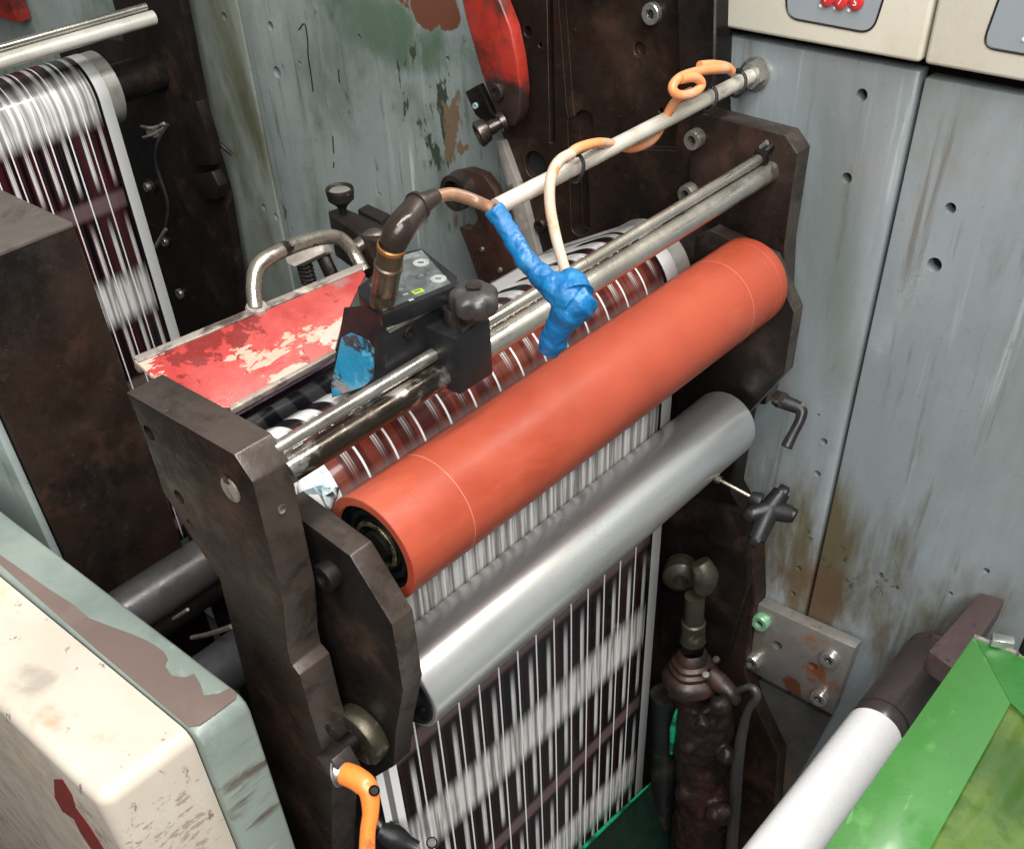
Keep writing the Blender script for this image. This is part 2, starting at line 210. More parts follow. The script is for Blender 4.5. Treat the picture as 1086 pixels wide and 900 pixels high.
# ------------------------------------------------------------------ mesh helpers
class B:
    def __init__(s): s.bm = bmesh.new()
    def prism(s, pts, y0, y1, axis='y'):
        a, b = [], []
        for p, q in pts:
            if axis == 'y': a.append(s.bm.verts.new((p, y0, q))); b.append(s.bm.verts.new((p, y1, q)))
            elif axis == 'z': a.append(s.bm.verts.new((p, q, y0))); b.append(s.bm.verts.new((p, q, y1)))
            else: a.append(s.bm.verts.new((y0, p, q))); b.append(s.bm.verts.new((y1, p, q)))
        s.bm.faces.new(a); s.bm.faces.new(b[::-1]); n = len(a)
        for i in range(n): s.bm.faces.new((a[i], b[i], b[(i + 1) % n], a[(i + 1) % n]))
        return s
    def hull(s, top, d):                     # polygon of points extruded by vector d
        a = [s.bm.verts.new(p) for p in top]; b = [s.bm.verts.new(V(p) + V(d)) for p in top]; n = len(a)
        s.bm.faces.new(a); s.bm.faces.new(b[::-1])
        for i in range(n): s.bm.faces.new((a[i], b[i], b[(i + 1) % n], a[(i + 1) % n]))
        return s
    def box(s, c, sz, rot=None):
        v = [V((x, y, z)) for x in (-.5, .5) for y in (-.5, .5) for z in (-.5, .5)]
        vs = []
        for p in v:
            p = V((p.x * sz[0], p.y * sz[1], p.z * sz[2]))
            if rot is not None: p = rot @ p
            vs.append(s.bm.verts.new(p + V(c)))
        for f in ((0, 1, 3, 2), (4, 6, 7, 5), (0, 4, 5, 1), (2, 3, 7, 6), (0, 2, 6, 4), (1, 5, 7, 3)): s.bm.faces.new([vs[i] for i in f])
        return s
    def lathe(s, o, ax, prof, seg=40, wob=0):       # profile [(t along axis, r)]
        ax = V(ax).normalized(); u = ax.orthogonal().normalized(); w_ = ax.cross(u); rings = []
        for t, r in prof:
            c = V(o) + ax * t
            if r < 1e-6: rings.append([s.bm.verts.new(c)])
            else: rings.append([s.bm.verts.new(c + (u * math.cos(2 * PI * k / seg) + w_ * math.sin(2 * PI * k / seg)) * (r * (1 + wob * math.sin(5 * 2 * PI * k / seg)))) for k in range(seg)])
        for A, Bq in zip(rings, rings[1:]):
            for k in range(seg):
                k2 = (k + 1) % seg
                if len(A) == 1 and len(Bq) == 1: continue
                if len(A) == 1: s.bm.faces.new((A[0], Bq[k], Bq[k2]))
                elif len(Bq) == 1: s.bm.faces.new((A[k], Bq[0], A[k2]))
                else: s.bm.faces.new((A[k], Bq[k], Bq[k2], A[k2]))
        return s
    def cyl(s, a, b, r, seg=40, r2=None):
        d = V(b) - V(a); L = d.length; r2 = r if r2 is None else r2
        return s.lathe(a, d, [(0, 0), (0, r), (L, r2), (L, 0)], seg)
    def tube(s, pts, r, seg=14, sub=6):
        pts = [V(p) for p in pts]; rr = r if isinstance(r, (list, tuple)) else [r] * len(pts)
        P, Rr = [], []
        n = len(pts)
        for i in range(n - 1):
            p0 = pts[max(i - 1, 0)]; p1 = pts[i]; p2 = pts[i + 1]; p3 = pts[min(i + 2, n - 1)]
            for k in range(sub):
                t = k / sub
                P.append(.5 * ((2 * p1) + (p2 - p0) * t + (2 * p0 - 5 * p1 + 4 * p2 - p3) * t * t + (3 * p1 - p0 - 3 * p2 + p3) * t ** 3)); Rr.append(rr[i] * (1 - t) + rr[i + 1] * t)
        P.append(pts[-1]); Rr.append(rr[-1])
        up = None; rings = []
        for i, p in enumerate(P):
            d = (P[min(i + 1, len(P) - 1)] - P[max(i - 1, 0)]).normalized()
            if up is None: up = d.orthogonal().normalized()
            up = (up - d * up.dot(d)).normalized(); s2 = d.cross(up)
            rings.append([s.bm.verts.new(p + (up * math.cos(2 * PI * k / seg) + s2 * math.sin(2 * PI * k / seg)) * Rr[i]) for k in range(seg)])
        for A, Bq in zip(rings, rings[1:]):
            for k in range(seg): s.bm.faces.new((A[k], A[(k + 1) % seg], Bq[(k + 1) % seg], Bq[k]))
        s.bm.faces.new(rings[0][::-1]); s.bm.faces.new(rings[-1])
        return s
    def star(s, o, ax, up, R1, R2, lobes, h, roundn=72, dome=.15):
        ax = V(ax).normalized(); u = (V(up) - ax * V(up).dot(ax)).normalized(); w_ = ax.cross(u); rings = []
        prof = [(0, .0), (0, .80), (h * .10, .93), (h * .3, .99), (h * .6, 1), (h * .8, .97), (h * .92, .90), (h, .80), (h * (1 + dome * .5), .6), (h * (1 + dome * .8), .35), (h * (1 + dome), 0)]
        for t, k in prof:
            c = V(o) + ax * t
            if k == 0: rings.append([s.bm.verts.new(c)]); continue
            rg = []
            for i in range(roundn):
                a = 2 * PI * i / roundn; r = R1 - (R1 - R2) * (.5 - .5 * math.cos(lobes * a)) ** 1.6 * k ** 5
                rg.append(s.bm.verts.new(c + (u * math.cos(a) + w_ * math.sin(a)) * (r * k)))
            rings.append(rg)
        for A, Bq in zip(rings, rings[1:]):
            for k in range(roundn):
                k2 = (k + 1) % roundn
                if len(A) == 1: s.bm.faces.new((A[0], Bq[k], Bq[k2]))
                elif len(Bq) == 1: s.bm.faces.new((A[k], Bq[0], A[k2]))
                else: s.bm.faces.new((A[k], Bq[k], Bq[k2], A[k2]))
        return s
    def bevel(s, wd, seg=2, ang=35):
        bm = s.bm; bmesh.ops.recalc_face_normals(bm, faces=bm.faces)
        es = [e for e in bm.edges if len(e.link_faces) == 2 and e.calc_face_angle(0) > math.radians(ang)]
        bmesh.ops.bevel(bm, geom=es, offset=wd, segments=seg, affect='EDGES', profile=.5, clamp_overlap=True)
        return s
    def obj(s, name, mat, parent=None, sub=0, edge=None):
        bm = s.bm; bmesh.ops.recalc_face_normals(bm, faces=bm.faces)
        if parent is not None: org = parent['_o'] if '_o' in parent else (0, 0, 0); org = V(org)
        else:
            xs = [v.co for v in bm.verts]; org = V(((min(p.x for p in xs) + max(p.x for p in xs)) / 2, (min(p.y for p in xs) + max(p.y for p in xs)) / 2, min(p.z for p in xs)))
        bmesh.ops.translate(bm, verts=bm.verts, vec=-org)
        me = bpy.data.meshes.new(name); bm.to_mesh(me); bm.free(); me.materials.append(mat)
        if edge:
            me.materials.append(edge)
            for f in me.polygons:
                if abs(f.normal.y) < .5: f.material_index = 1
        me.shade_smooth(); me.set_sharp_from_angle(angle=math.radians(38))
        o = bpy.data.objects.new(name, me); sc.collection.objects.link(o)
        if parent is not None: o.parent = parent
        else: o.location = org
        o['_o'] = list(org)
        if sub: md = o.modifiers.new('s', 'SUBSURF'); md.levels = sub; md.render_levels = sub
        return o
def tag(o, label=None, cat=None, group=None, kind=None):
    for k, v in (('label', label), ('category', cat), ('group', group), ('kind', kind)):
        if v: o[k] = v
    return o
def thing(name, loc, label, cat, group=None):
    o = bpy.data.objects.new(name, None); sc.collection.objects.link(o); o.location = loc; o.empty_display_size = .02; o['_o'] = list(loc)
    return tag(o, label, cat, group)
def XZ(pts, y): return [(PY(a, b, y).x, PY(a, b, y).z) for a, b in pts]
def boolean(o, cutters):                    # cut real holes, then drop the cutters
    dg = None
    for c in cutters:
        md = o.modifiers.new('b', 'BOOLEAN'); md.operation = 'DIFFERENCE'; md.solver = 'EXACT'; md.object = c
    bpy.context.view_layer.update(); dg = bpy.context.evaluated_depsgraph_get()
    me = bpy.data.meshes.new_from_object(o.evaluated_get(dg)); o.modifiers.clear(); o.data = me
    me.shade_smooth(); me.set_sharp_from_angle(angle=math.radians(38))
    for c in cutters: bpy.data.objects.remove(c)
def holes(o, lst, y0, y1, seg=20):              # lst of (x, z, r)
    cut = []
    for x, z, r in lst: cut.append(B().cyl((x, y0, z), (x, y1, z), r, seg).obj('cutter', dark_hole))
    boolean(o, cut)
def socket(parent, P, r, L, ax=(0, -1, 0), mat=None, name='bolt', washer=False, hexr=.5):   # socket-head bolt
    mat = mat or bolt_m; ax = V(ax).normalized(); P = V(P)
    b = B(); b.lathe(P, ax, [(0, r), (L * .85, r), (L, r * .92), (L, r * hexr * 1.02), (L * .45, r * hexr), (L * .45, 0)], 28)
    o = b.obj(name, mat, parent)
    hx = B().lathe(P + ax * (L * .46), ax, [(0, 0), (0, r * hexr), (L * .03, r * hexr), (L * .03, 0)], 6).obj('hex_socket', dark_hole, o)
    if washer: B().lathe(P, ax, [(0, r * 1.3), (L * .18, r * 1.3), (L * .18, r * .9)], 28).obj('washer', mat, o)
    return o
def solo_bolt(P, r, L, label, group=None, ax=(0, -1, 0), mat=None, name='socket_bolt'):
    t = thing(name, P, label, 'bolt', group); socket(t, P, r, L, ax, mat, 'head'); return t

# ================================================================== SETTING: the side frame wall
bk = B().box((-1.2, .06, .4), (5.2, .02, 2.2)).obj('wall_backing', dark_hole); tag(bk, kind='structure')
fl = B().box((-1, -.8, -.62), (6, 3.6, .02)).obj('floor', M('oily dark floor', (.03, .028, .026), .5, 0, [((.07, .05, .04), 5, .5, .7, S1)])); tag(fl, kind='structure')
def panel(x0, x1, z0, z1, mat, label, hl, skew=0, y0=0, th=.02):
    o = B().prism([(x0, z0), (x1, z0), (x1, z1), (x0, z1)], y0, y0 + th).bevel(.0025, 2).obj('wall_panel', mat)
    if hl:
        ox, oz = o.location.x, o.location.z
        cut = [B().cyl((x, y0 - .01, z), (x, y0 + .015, z), r, 20).obj('cutter', dark_hole) for x, z, r in hl]
        boolean(o, cut)
        for x, z, r in hl:
            B().cyl((x, y0 + .0142, z), (x, y0 + .016, z), r * 1.05, 20).obj('hole_bottom', dark_hole, o)
    tag(o, label, 'wall panel', 'grey steel panels of the machine side')
    return o
def hw(a, b, r, y=0): p = PY(a, b, y); return (p.x, p.z, r)
panel(-.602, -.3865, -.6, 1.184, wall_grey, 'blue grey steel wall panel right behind the rollers with drilled holes', [hw(914, 101, .0058), hw(898, 189, .0055), hw(874, 468, .0044), hw(867, 502, .0044), hw(847, 602, .004), hw(841, 629, .004), hw(868, 440, .002)])
panel(-.3815, .9, -.6, 1.180, wall_grey, 'wide grey steel wall panel at the far right of the seam', [hw(1008, 221, .0055), hw(991, 281, .0075), hw(1046, 605, .004), hw(1008, 629, .003)])
panel(-1.405, -.60, -.6, 1.5, wall_green, 'green grey scratched steel panel behind the black box and handle', [hw(287, 28, .0065), hw(294, 77, .0085), hw(381, 39, .003), hw(475, 63, .0035), hw(403, 206, .003), hw(318, 67, .003)])
panel(-1.60, -1.410, -.6, 1.5, wall_pale, 'narrow olive stained steel panel left of the long seam', [hw(238, 18, .006), hw(280, 220, .006), hw(293, 230, .006)])
panel(-3.6, -1.605, -.6, 1.5, wall_green, 'far left green grey steel panel glimpsed behind the printed web', [])
# rust-stained lower skin on the right panel
# cream control panels
def control(pts, label, disp, dlabel):
    b = B().prism(pts, -.012, .02).bevel(.004, 3); t = b.obj('control_panel', cream); tag(t, label, 'control panel', 'cream control panels on the wall')
    dp = B().prism(disp, -.0125, -.0118).obj('display_plate', grey_label, t)
    rim = B()
    n = len(disp)
    for i in range(n):
        p, q = disp[i], disp[(i + 1) % n]; rim.cyl((p[0], -.0122, p[1]), (q[0], -.0122, q[1]), .0011, 6)
    rim.obj('display_rim', black_ink, t)
    return t, dp
def rounded(pts, r, k=6):
    out = []; n = len(pts)
    for i in range(n):
        a, b, c = V(pts[i - 1]), V(pts[i]), V(pts[(i + 1) % n]); u = (a - b).normalized(); v = (c - b).normalized()
        for j in range(k + 1):
            t = j / k; p0 = b + u * r; p1 = b + v * r
            out.append(tuple((1 - t) ** 2 * p0 + 2 * t * (1 - t) * b + t * t * p1))
    return out
d1 = [(PY(a, b, -.0125).x, PY(a, b, -.0125).z) for a, b in ((834, -30), (834, 19), (925, 36), (946, -30))]
t1, dp1 = control([(-.6, 1.194), (-.3845, 1.194), (-.3845, 1.6), (-.6, 1.6)], 'cream control panel with red lit buttons in a grey plate', rounded(d1, .013), '')
for i, (a, b, ch) in enumerate(((879, -2, 'P'), (893, 1, '7'), (909, 2, '5'))):
    p = PY(a, b, -.0125); bt = B().lathe(p, (0, -1, 0), [(0, .0068), (.003, .0066), (.004, .0045), (.0042, 0)], 24).obj('button', red_lens, t1)
    cu = bpy.data.curves.new('t', 'FONT'); cu.body = ch; cu.size = .0078; cu.align_x = 'CENTER'; cu.align_y = 'CENTER'; cu.extrude = .0001
    to = bpy.data.objects.new('t', cu); sc.collection.objects.link(to); to.location = (p.x, p.y - .0044, p.z); to.rotation_euler = (PI / 2, 0, 0)
    bpy.context.view_layer.update(); me = bpy.data.meshes.new_from_object(to.evaluated_get(bpy.context.evaluated_depsgraph_get())); me.transform(to.matrix_world); bpy.data.objects.remove(to)
    me.transform(Matrix.Translation(-V(t1['_o']))); me.materials.clear(); me.materials.append(white_p); oo = bpy.data.objects.new('numeral', me); sc.collection.objects.link(oo); oo.parent = bt
    q = PY(*((870.5, 6.2), (885.5, 8.5), (900.5, 11))[i], -.0125); B().lathe(q, (0, -1, 0), [(0, .0017), (.001, .0015), (.0014, 0)], 14).obj('indicator_dot', white_p, t1)
d2 = [(PY(a, b, -.0125).x, PY(a, b, -.0125).z) for a, b in ((1068, -25), (1041, 50), (1120, 64), (1140, -25))]
t2, dp2 = control([(-.381, 1.194), (-.05, 1.194), (-.05, 1.6), (-.381, 1.6)], 'cream control panel at the top right corner beside the narrow seam', rounded(d2, .012), '')
q = PY(1086, 42, -.0125); B().lathe(q, (0, -1, 0), [(0, .0017), (.001, .0015), (.0014, 0)], 14).obj('indicator_dot', white_p, t2)

# dark frame plate
fy = -.035
poly = [(520, -40), (522, 110), (540, 170), (572, 300), (640, 520), (690, 900), (690, 1000), (822, 1000), (820, 880), (826, 800), (800, 745), (790, 710), (800, 640), (797, 560), (775, 520), (790, 430), (770, 300), (757, 110), (760, -40)]
fr = B().prism(XZ(poly, fy), fy, -.002).bevel(.002, 1).obj('frame_plate', brown_steel)
tag(fr, 'tall dark brown steel frame plate with slots behind the plate cylinder', 'steel plate')
pock = []
def pocket(pts, d): pock.append(B().prism(XZ(pts, fy), fy - .01, fy + d).obj('cutter', dark_hole))
def slotpts(a, b, wpx): # rounded slot along near-vertical line
    a, b = V(a), V(b); u = (b - a).normalized(); n = V((-u.y, u.x)); out = []
    for k in range(9): t = PI * k / 8; out.append(tuple(b + n * wpx * math.cos(t) + u * wpx * math.sin(t)))
    for k in range(9): t = PI * k / 8; out.append(tuple(a - n * wpx * math.cos(t) - u * wpx * math.sin(t)))
    return out
pocket([(590, -30), (601, 115), (605, 138), (614, 152), (628, 157), (716, 160), (722, 110), (718, -30)], .012)
pocket(slotpts((612, 130), (616, 240), 10), .022)
pocket(slotpts((582, -60), (586, 150), 3), .02)
boolean(fr, pock)
cut = []
for a, b, r in ((671, 56, .0075), (560, 34, .006), (573, 48, .003), (694, 121, .003), (568, 176, .0175)):
    p = PY(a, b, fy); cut.append(B().cyl((p.x, fy - .01, p.z), (p.x, fy + .02, p.z), r, 18).obj('cutter', dark_hole))
boolean(fr, cut)
for a, b, r, m_ in ((693, 14, .0105, bright_bolt), (575, 238, .0085, rusty)):
    p = PY(a, b, fy + (.012 if a > 600 else 0)); socket(fr, p, r, .007, mat=m_)
def disc(parent, p, r, name='hole_bottom'): B().lathe(p, (0, -1, 0), [(0, r), (.0005, r), (.0005, 0)], 24).obj(name, dark_hole, parent)
for a, b, rr in ((671, 56, .0075), (560, 34, .006), (573, 48, .003), (694, 121, .003), (568, 176, .0175)): disc(fr, PY(a, b, fy + (.0165 if a > 600 else .010)), rr)
bv = fr.modifiers.new('bv', 'BEVEL'); bv.width = .0022; bv.segments = 2; bv.limit_method = 'ANGLE'; bv.angle_limit = math.radians(50); bv.material = 1; fr.data.materials.append(cut_edge)
disc(fr, PY(614, 236, fy + .0215), .010, 'slot_end')

# wall leftovers: pale curved bracket edge and C hook
cb_ = [(525, 150), (532, 150), (556, 215), (578, 300), (590, 330), (566, 330), (550, 260), (538, 200)]
o = B().prism(XZ(cb_, -.045), -.045, -.01).bevel(.002).obj('pale_rib', worn_grey); tag(o, 'pale worn metal rib running down left of the frame plate', 'metal rib')
hk = [(470, 192), (478, 183), (495, 180), (512, 186), (524, 202), (535, 240), (548, 290), (556, 330), (520, 330), (508, 300), (497, 268), (486, 241), (500, 243), (506, 232), (503, 222), (495, 216), (485, 212), (474, 214)]
o = B().prism(XZ(hk, -.06), -.06, -.045).bevel(.002).obj('hook_plate', M('oily red brown steel', (.06, .03, .022), .35, .4, [((.10, .04, .03), 16, .5, .7, S1), ((.25, .2, .16), 130, .69, .74, S1)], bump=(120, .4), var=.4)); tag(o, 'curved dark hook shaped steel plate behind the blue taped cable', 'bracket')
p = PY(492, 200, -.06); B().lathe(p, (0, -1, 0), [(0, .016), (.020, .016), (.020, .0225), (-.0, .0225)], 36).obj('collar', edge_steel, o)
for a, b in ((512, 264), (531, 286), (523, 300)): socket(o, PY(a, b, -.06), .0032, .003)

# red curved guard
rg = [(484, -40), (489, 0), (493, 18), (499, 40), (510, 78), (518, 100), (526, 122), (532, 134), (545, 134), (551, 122), (552, 96), (548, 62), (541, 30), (530, 2), (515, -22), (505, -40)]
g_ = thing('red_guard', PY(520, 130, -.07), 'curved red painted guard beside the dark frame plate', 'guard')
B().prism(XZ(rg, -.078), -.078, -.06).bevel(.003, 3).obj('guard_plate', red_guard_m, g_)
B().prism(XZ([(493, 98), (507, 90), (520, 118), (528, 128), (520, 136), (504, 122)], -.055), -.055, -.045).bevel(.001).obj('bracket', black_steel, g_)
socket(g_, PY(529, 97, -.078), .0095, .006, mat=rusty); socket(g_, PY(505, 112, -.055), .0035, .003, mat=M('pale blue bolt', (.35, .5, .52), .4))
kp = PY(535, 128, -.08)
kn = B().lathe(kp, V((-.45, -.8, -.3)), [(0, .0105), (.006, .0105), (.006, .0065), (.012, .0065), (.012, .008), (.020, .008), (.022, .012), (.030, .0145), (.034, .0145), (.0355, .012), (.031, .010), (.031, 0)], 6 * 6).obj('knob', edge_steel, g_)

# ================================================================== the printing station
def stain_noise(): pass
def bar_pair(dx, y0, y1, name, label, mat_lo, mat_hi, clip=True):
    t = thing(name, (-.49 + dx, y0, 1.09), label, 'support bar', 'support bars over the plate cylinders')
    B().cyl((-.4920 + dx, y0, 1.0895), (-.4920 + dx, y1, 1.0895), .0098, 40).obj('main_bar', mat_lo, t)
    B().cyl((-.4985 + dx, y0, 1.1040), (-.4985 + dx, y1 - .004, 1.1040), .0052, 28).obj('guide_rod', mat_hi, t)
    if clip:
        b = B(); b.box((-.497 + dx, y1 - .014, 1.106), (.014, .007, .012)); b.cyl((-.498 + dx, y1 - .012, 1.107), (-.494 + dx, y1 - .001, 1.114), .0042, 14); b.bevel(.001); b.obj('clip', black_steel, t)
        b = B(); b.cyl((-.503 + dx, y1 - .006, 1.111), (-.497 + dx, y1 - .006, 1.1175), .0028, 12); b.obj('clip_screw', bright_bolt, t)
    return t
BIG = [(-.6344, 1.1255), (-.4808, 1.126), (-.4655, 1.1115)]
bar_pair(0, -.683, -.058, 'support_bar', 'blotched steel bar with thin rod spanning between the two dark plates', steel_dirty, steel)
# far big plate
def far_plate(dx, label, bolts=True):
    t = thing('bearing_plate', (-.53 + dx, -.05, .7), label, 'steel plate', 'thick dark bearing plates holding the rollers')
    x = dx
    pts = [(-.585 + x, 1.121), (-.575 + x, 1.128), (-.4808 + x, 1.126), (-.4655 + x, 1.112), (-.4655 + x, 1.02), (-.455 + x, .93), (-.46 + x, .83), (-.585 + x, .80)]
    pl = B().prism(pts, -.060, -.0345).bevel(.0013, 2).obj('plate', brown_steel, t, edge=cut_edge)
    return t, pl
t, pl = far_plate(0, 'far dark bearing plate bolted to the wall at the end of the bars')
for a, b in ((740, 146), (733, 203)): socket(pl, PY(a, b, -.06), .0098, .012, mat=bolt_m)
# near big plate
nf = -.711
t = thing('bearing_plate', (-.55, -.695, .4), 'near dark bearing plate with chamfered corner and oval pin beside the cream cover', 'steel plate', 'thick dark bearing plates holding the rollers')
prof = XZ([(133, 416), (248, 482), (268, 512), (280, 560), (300, 640)], nf)
prof += XZ([(303, 668), (305, 690), (309, 705), (318, 716)], nf) + XZ([(330, 760), (343, 800), (352, 830)], nf) + XZ([(352, 960), (318, 960), (295, 880), (262, 730), (232, 612), (203, 570), (172, 520), (160, 480), (140, 430)], nf)
pl = B().prism(prof, nf, -.680).bevel(.0012, 2).obj('plate', brown_steel, t, edge=cut_edge)
cut = []
for a, b, rr, dpt in ((158, 459, .006, .02), (190, 527, .006, .02), (201, 555, .004, .02)):
    p = PY(a, b, nf); cut.append(B().cyl((p.x, nf - .01, p.z), (p.x, nf + dpt, p.z), rr, 24).obj('cutter', dark_hole))
boolean(pl, cut)
for a, b, rr in ((158, 459, .006), (190, 527, .006), (201, 555, .004)): disc(pl, PY(a, b, nf) + V((0, .0195, 0)), rr)
for a, b, rr in ((162, 463, .0045), (193, 531, .0042)):
    p = PY(a, b, nf); B().lathe(p + V((0, .008, 0)), (0, -1, 0), [(0, rr), (.004, rr), (.005, 0)], 20).obj('pin', bolt_m, pl)
p = PY(245, 519, nf); ps = B().lathe(p, (0, -1, 0), [(0, .0098), (.0006, .0098), (.0012, .0092), (.0012, 0)], 32).obj('pin_head', bolt_m, pl)
B().box((p.x - .001, nf - .0013, p.z + .009), (.005, .001, .007)).obj('key_slot', brown_steel, ps)
B().lathe((-.4885, -.694, PX(297, 541, -.4885).z), (1, 0, 0), [(0, .0036), (.0006, .0036), (.0006, .003), (-.0002, .002), (-.0002, 0)], 20).obj('set_screw', bolt_m, pl)

# hex plates
def hexplate(y0, y1, label, extra):
    t = thing('roller_plate', (-.48, (y0 + y1) / 2, .75), label, 'steel plate', 'six sided plates carrying the two rollers')
    pts = [(-.548, 1.020), (-.5335, 1.0305), (-.461, 1.0198), (-.4265, .972), (-.4265, .90)] + extra
    pl = B().prism(pts, y0, y1).bevel(.0012, 2).obj('plate', black_steel, t, edge=cut_edge)
    return t, pl
t, pl = hexplate(-.6665, -.645, 'near six sided dark plate beside the open end of the red roller', [(-.4455, .835), (-.4575, .779), (-.4900, .735), (-.560, .76), (-.552, .90)])
p = PY(352, 607, -.667)
kn = B().lathe(p + V((0, .002, 0)), (0, -1, 0), [(0, .012), (.010, .012), (.012, .0112), (.012, .0065), (.004, .006), (.004, 0)], 36).obj('locking_knob', black_steel, pl)
t, pl = hexplate(-.095, -.075, 'far six sided dark plate behind the end of the red roller', [(-.4420, .872), (-.4700, .822), (-.555, .80), (-.560, .90)])
p = PY(756, 254.5, -.095); B().lathe(p, (0, -1, 0), [(0, .0042), (.0004, .0042), (.0004, 0)], 20).obj('bolt_hole', dark_hole, pl)

# red roller
ax_, az_ = -.4762, .9962
rl = thing('rubber_roller', (ax_, -.37, az_ - .045), 'long red rubber roller lying between the two six sided plates', 'roller', 'rollers held in the main station')
prof = [(0, .0372), (0, .0435), (.001, .0445), (.528, .0445), (.534, .0443)]
y0r = -.6345; r_ = .0445
prof = [(-.004 + .006, .0362), (0, .0372), (0, .0440), (.0008, .0447), (.030, .0447), (.0302, .0449), (.0318, .0449), (.032, .0446)]
prof += [(.505, .0446), (.5055, .0438), (.508, .0438), (.5085, .0446), (.514, .0446), (.5145, .0440), (.5165, .0440), (.517, .0446), (.528, .0446), (.530, .0435), (.530, 0)]
B().lathe((ax_, y0r, az_), (0, 1, 0), prof, 96).obj('rubber_sleeve', red_rubber, rl)
for s_, wdt in ((.065, .0007), (.465, .0006)):
    B().lathe((ax_, y0r + s_, az_), (0, 1, 0), [(0, .0446), (0, .04475), (wdt, .04475), (wdt, .0446)], 96).obj('sleeve_ring', M('paler red mark', (.52, .16, .10), .4, 0, bump=None, var=.05), rl)
co = B().lathe((ax_, y0r, az_), (0, 1, 0), [(.002, .0366), (.012, .0360), (.012, .031), (.006, .030), (.006, .026), (.014, .0255), (.014, .022), (.008, .0215), (.008, .019), (.016, .018), (.016, .013), (.004, .0125), (.004, 0)], 72).obj('core', M('oily blue black core', (.018, .022, .022), .25, .6, [((.09, .11, .09), 30, .56, .7, S1)], bump=(60, .3), var=.4), rl)
B().lathe((ax_, y0r, az_), (0, 1, 0), [(.0045, .0215), (.0035, .0210), (.0035, .0180), (.0085, .0175)], 60).obj('bearing', M('greasy bearing', (.16, .14, .07), .28, .7, [((.03, .03, .02), 80, .48, .58, S1), ((.4, .36, .2), 110, .6, .68, S1)], bump=(200, .5), var=.4), co)
B().cyl((ax_, y0r + .003, az_), (ax_, y0r + .03, az_), .012, 32).obj('shaft_end', black_steel, co)
# silver roller
sx_, sz_ = -.4835, .8205
sl = thing('metal_roller', (sx_, -.35, sz_ - .04), 'long bare aluminium roller below the red roller', 'roller', 'rollers held in the main station')
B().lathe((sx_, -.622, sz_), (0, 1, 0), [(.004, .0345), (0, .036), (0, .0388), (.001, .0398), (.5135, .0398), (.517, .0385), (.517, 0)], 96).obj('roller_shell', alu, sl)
ec = B().lathe((sx_, -.622, sz_), (0, 1, 0), [(-.001, 0), (-.001, .012), (-.004, .012), (-.004, .018), (.003, .019), (.003, .032), (-.0015, .033), (-.0015, .0358), (.006, .0358)], 72).obj('end_cap', black_plastic, sl)
socket(ec, (sx_ + .021, -.620, sz_ - .013), .004, .0025, mat=black_steel)
B().cyl((sx_, -.65, sz_), (sx_, -.61, sz_), .009, 24).obj('shaft_end', black_steel, sl)

# plate cylinder and web
CA, CZ, CR = -.576, .993, .0532
def cylinder(dx, label, y0=-.66):
    t = thing('plate_cylinder', (CA + dx, -.4, CZ - CR), label, 'cylinder', 'plate cylinders under the printed webs')
    B().lathe((CA + dx, y0, CZ), (0, 1, 0), [(0, 0), (0, CR - .001), (.001, CR), (-.139 - y0, CR), (-.1375 - y0, CR - .002), (-.1375 - y0, 0)], 96).obj('drum', M('satin grey drum steel', (.34, .33, .30), .35, .6, [((.2, .18, .15), 12, .5, .7, S1)]), t)
    B().cyl((CA + dx, -.1375, CZ), (CA + dx, -.03, CZ), .028, 36).obj('journal', black_steel, t)
    return t
def web(dx, name, mat, y0, y1, zb, label, lead, cut=None, group='striped printed webs'):
    t = CR + .0008; path = []
    cx = CA + dx
    zbot = zb; path = [(cx + t, zbot + (CZ - zbot) * k / 40, 0) for k in range(41)]
    path = [(x, z, z) for x, z, _ in path]
    amax = math.radians(118)
    for k in range(1, 37):
        a = amax * k / 36; path.append((cx + t * math.cos(a), CZ + t * math.sin(a), CZ + t * a))
    x, z, s = path[-1]; tx, tz = -math.sin(amax), math.cos(amax)
    for k in range(1, 9): path.append((x + tx * lead * k / 8, z + tz * lead * k / 8, s + lead * k / 8))
    bm = bmesh.new(); uvl = bm.loops.layers.uv.new('UVMap'); NY = 8; grid = []
    org = V((cx + t, (y0 + y1) / 2, zbot))
    for (x, z, s) in path:
        row = []
        for j in range(NY + 1):
            y = y0 + (y1 - y0) * j / NY; row.append((bm.verts.new(V((x, y, z)) - org), y, s))
        grid.append(row)
    for A, Bq in zip(grid, grid[1:]):
        for j in range(NY):
            q = (A[j], A[j + 1], Bq[j + 1], Bq[j]); f = bm.faces.new([v[0] for v in q])
            for lp, v in zip(f.loops, q): lp[uvl].uv = (v[1], v[2])
            f.smooth = True
    me = bpy.data.meshes.new(name); bm.to_mesh(me); bm.free(); me.materials.append(mat)
    o = bpy.data.objects.new(name, me); sc.collection.objects.link(o); o.location = org; o['_o'] = list(org)
    md = o.modifiers.new('t', 'SOLIDIFY'); md.thickness = .0003; md.offset = 1
    return tag(o, label, 'printed web', group)
cylinder(0, 'plate cylinder under the web beside the red roller')
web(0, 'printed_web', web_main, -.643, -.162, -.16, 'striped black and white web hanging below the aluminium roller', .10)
cylinder(-1.025, 'plate cylinder under the upper left web', -.75)
web(-1.025, 'printed_web', web_left, -.80, -.162, .2, 'striped web with wine tint running down at the upper left', .10)
bar_pair(-1.025, -.85, -.075, 'support_bar', 'pale steel bar with thin rod crossing the top left corner', pipe_white, steel, False)

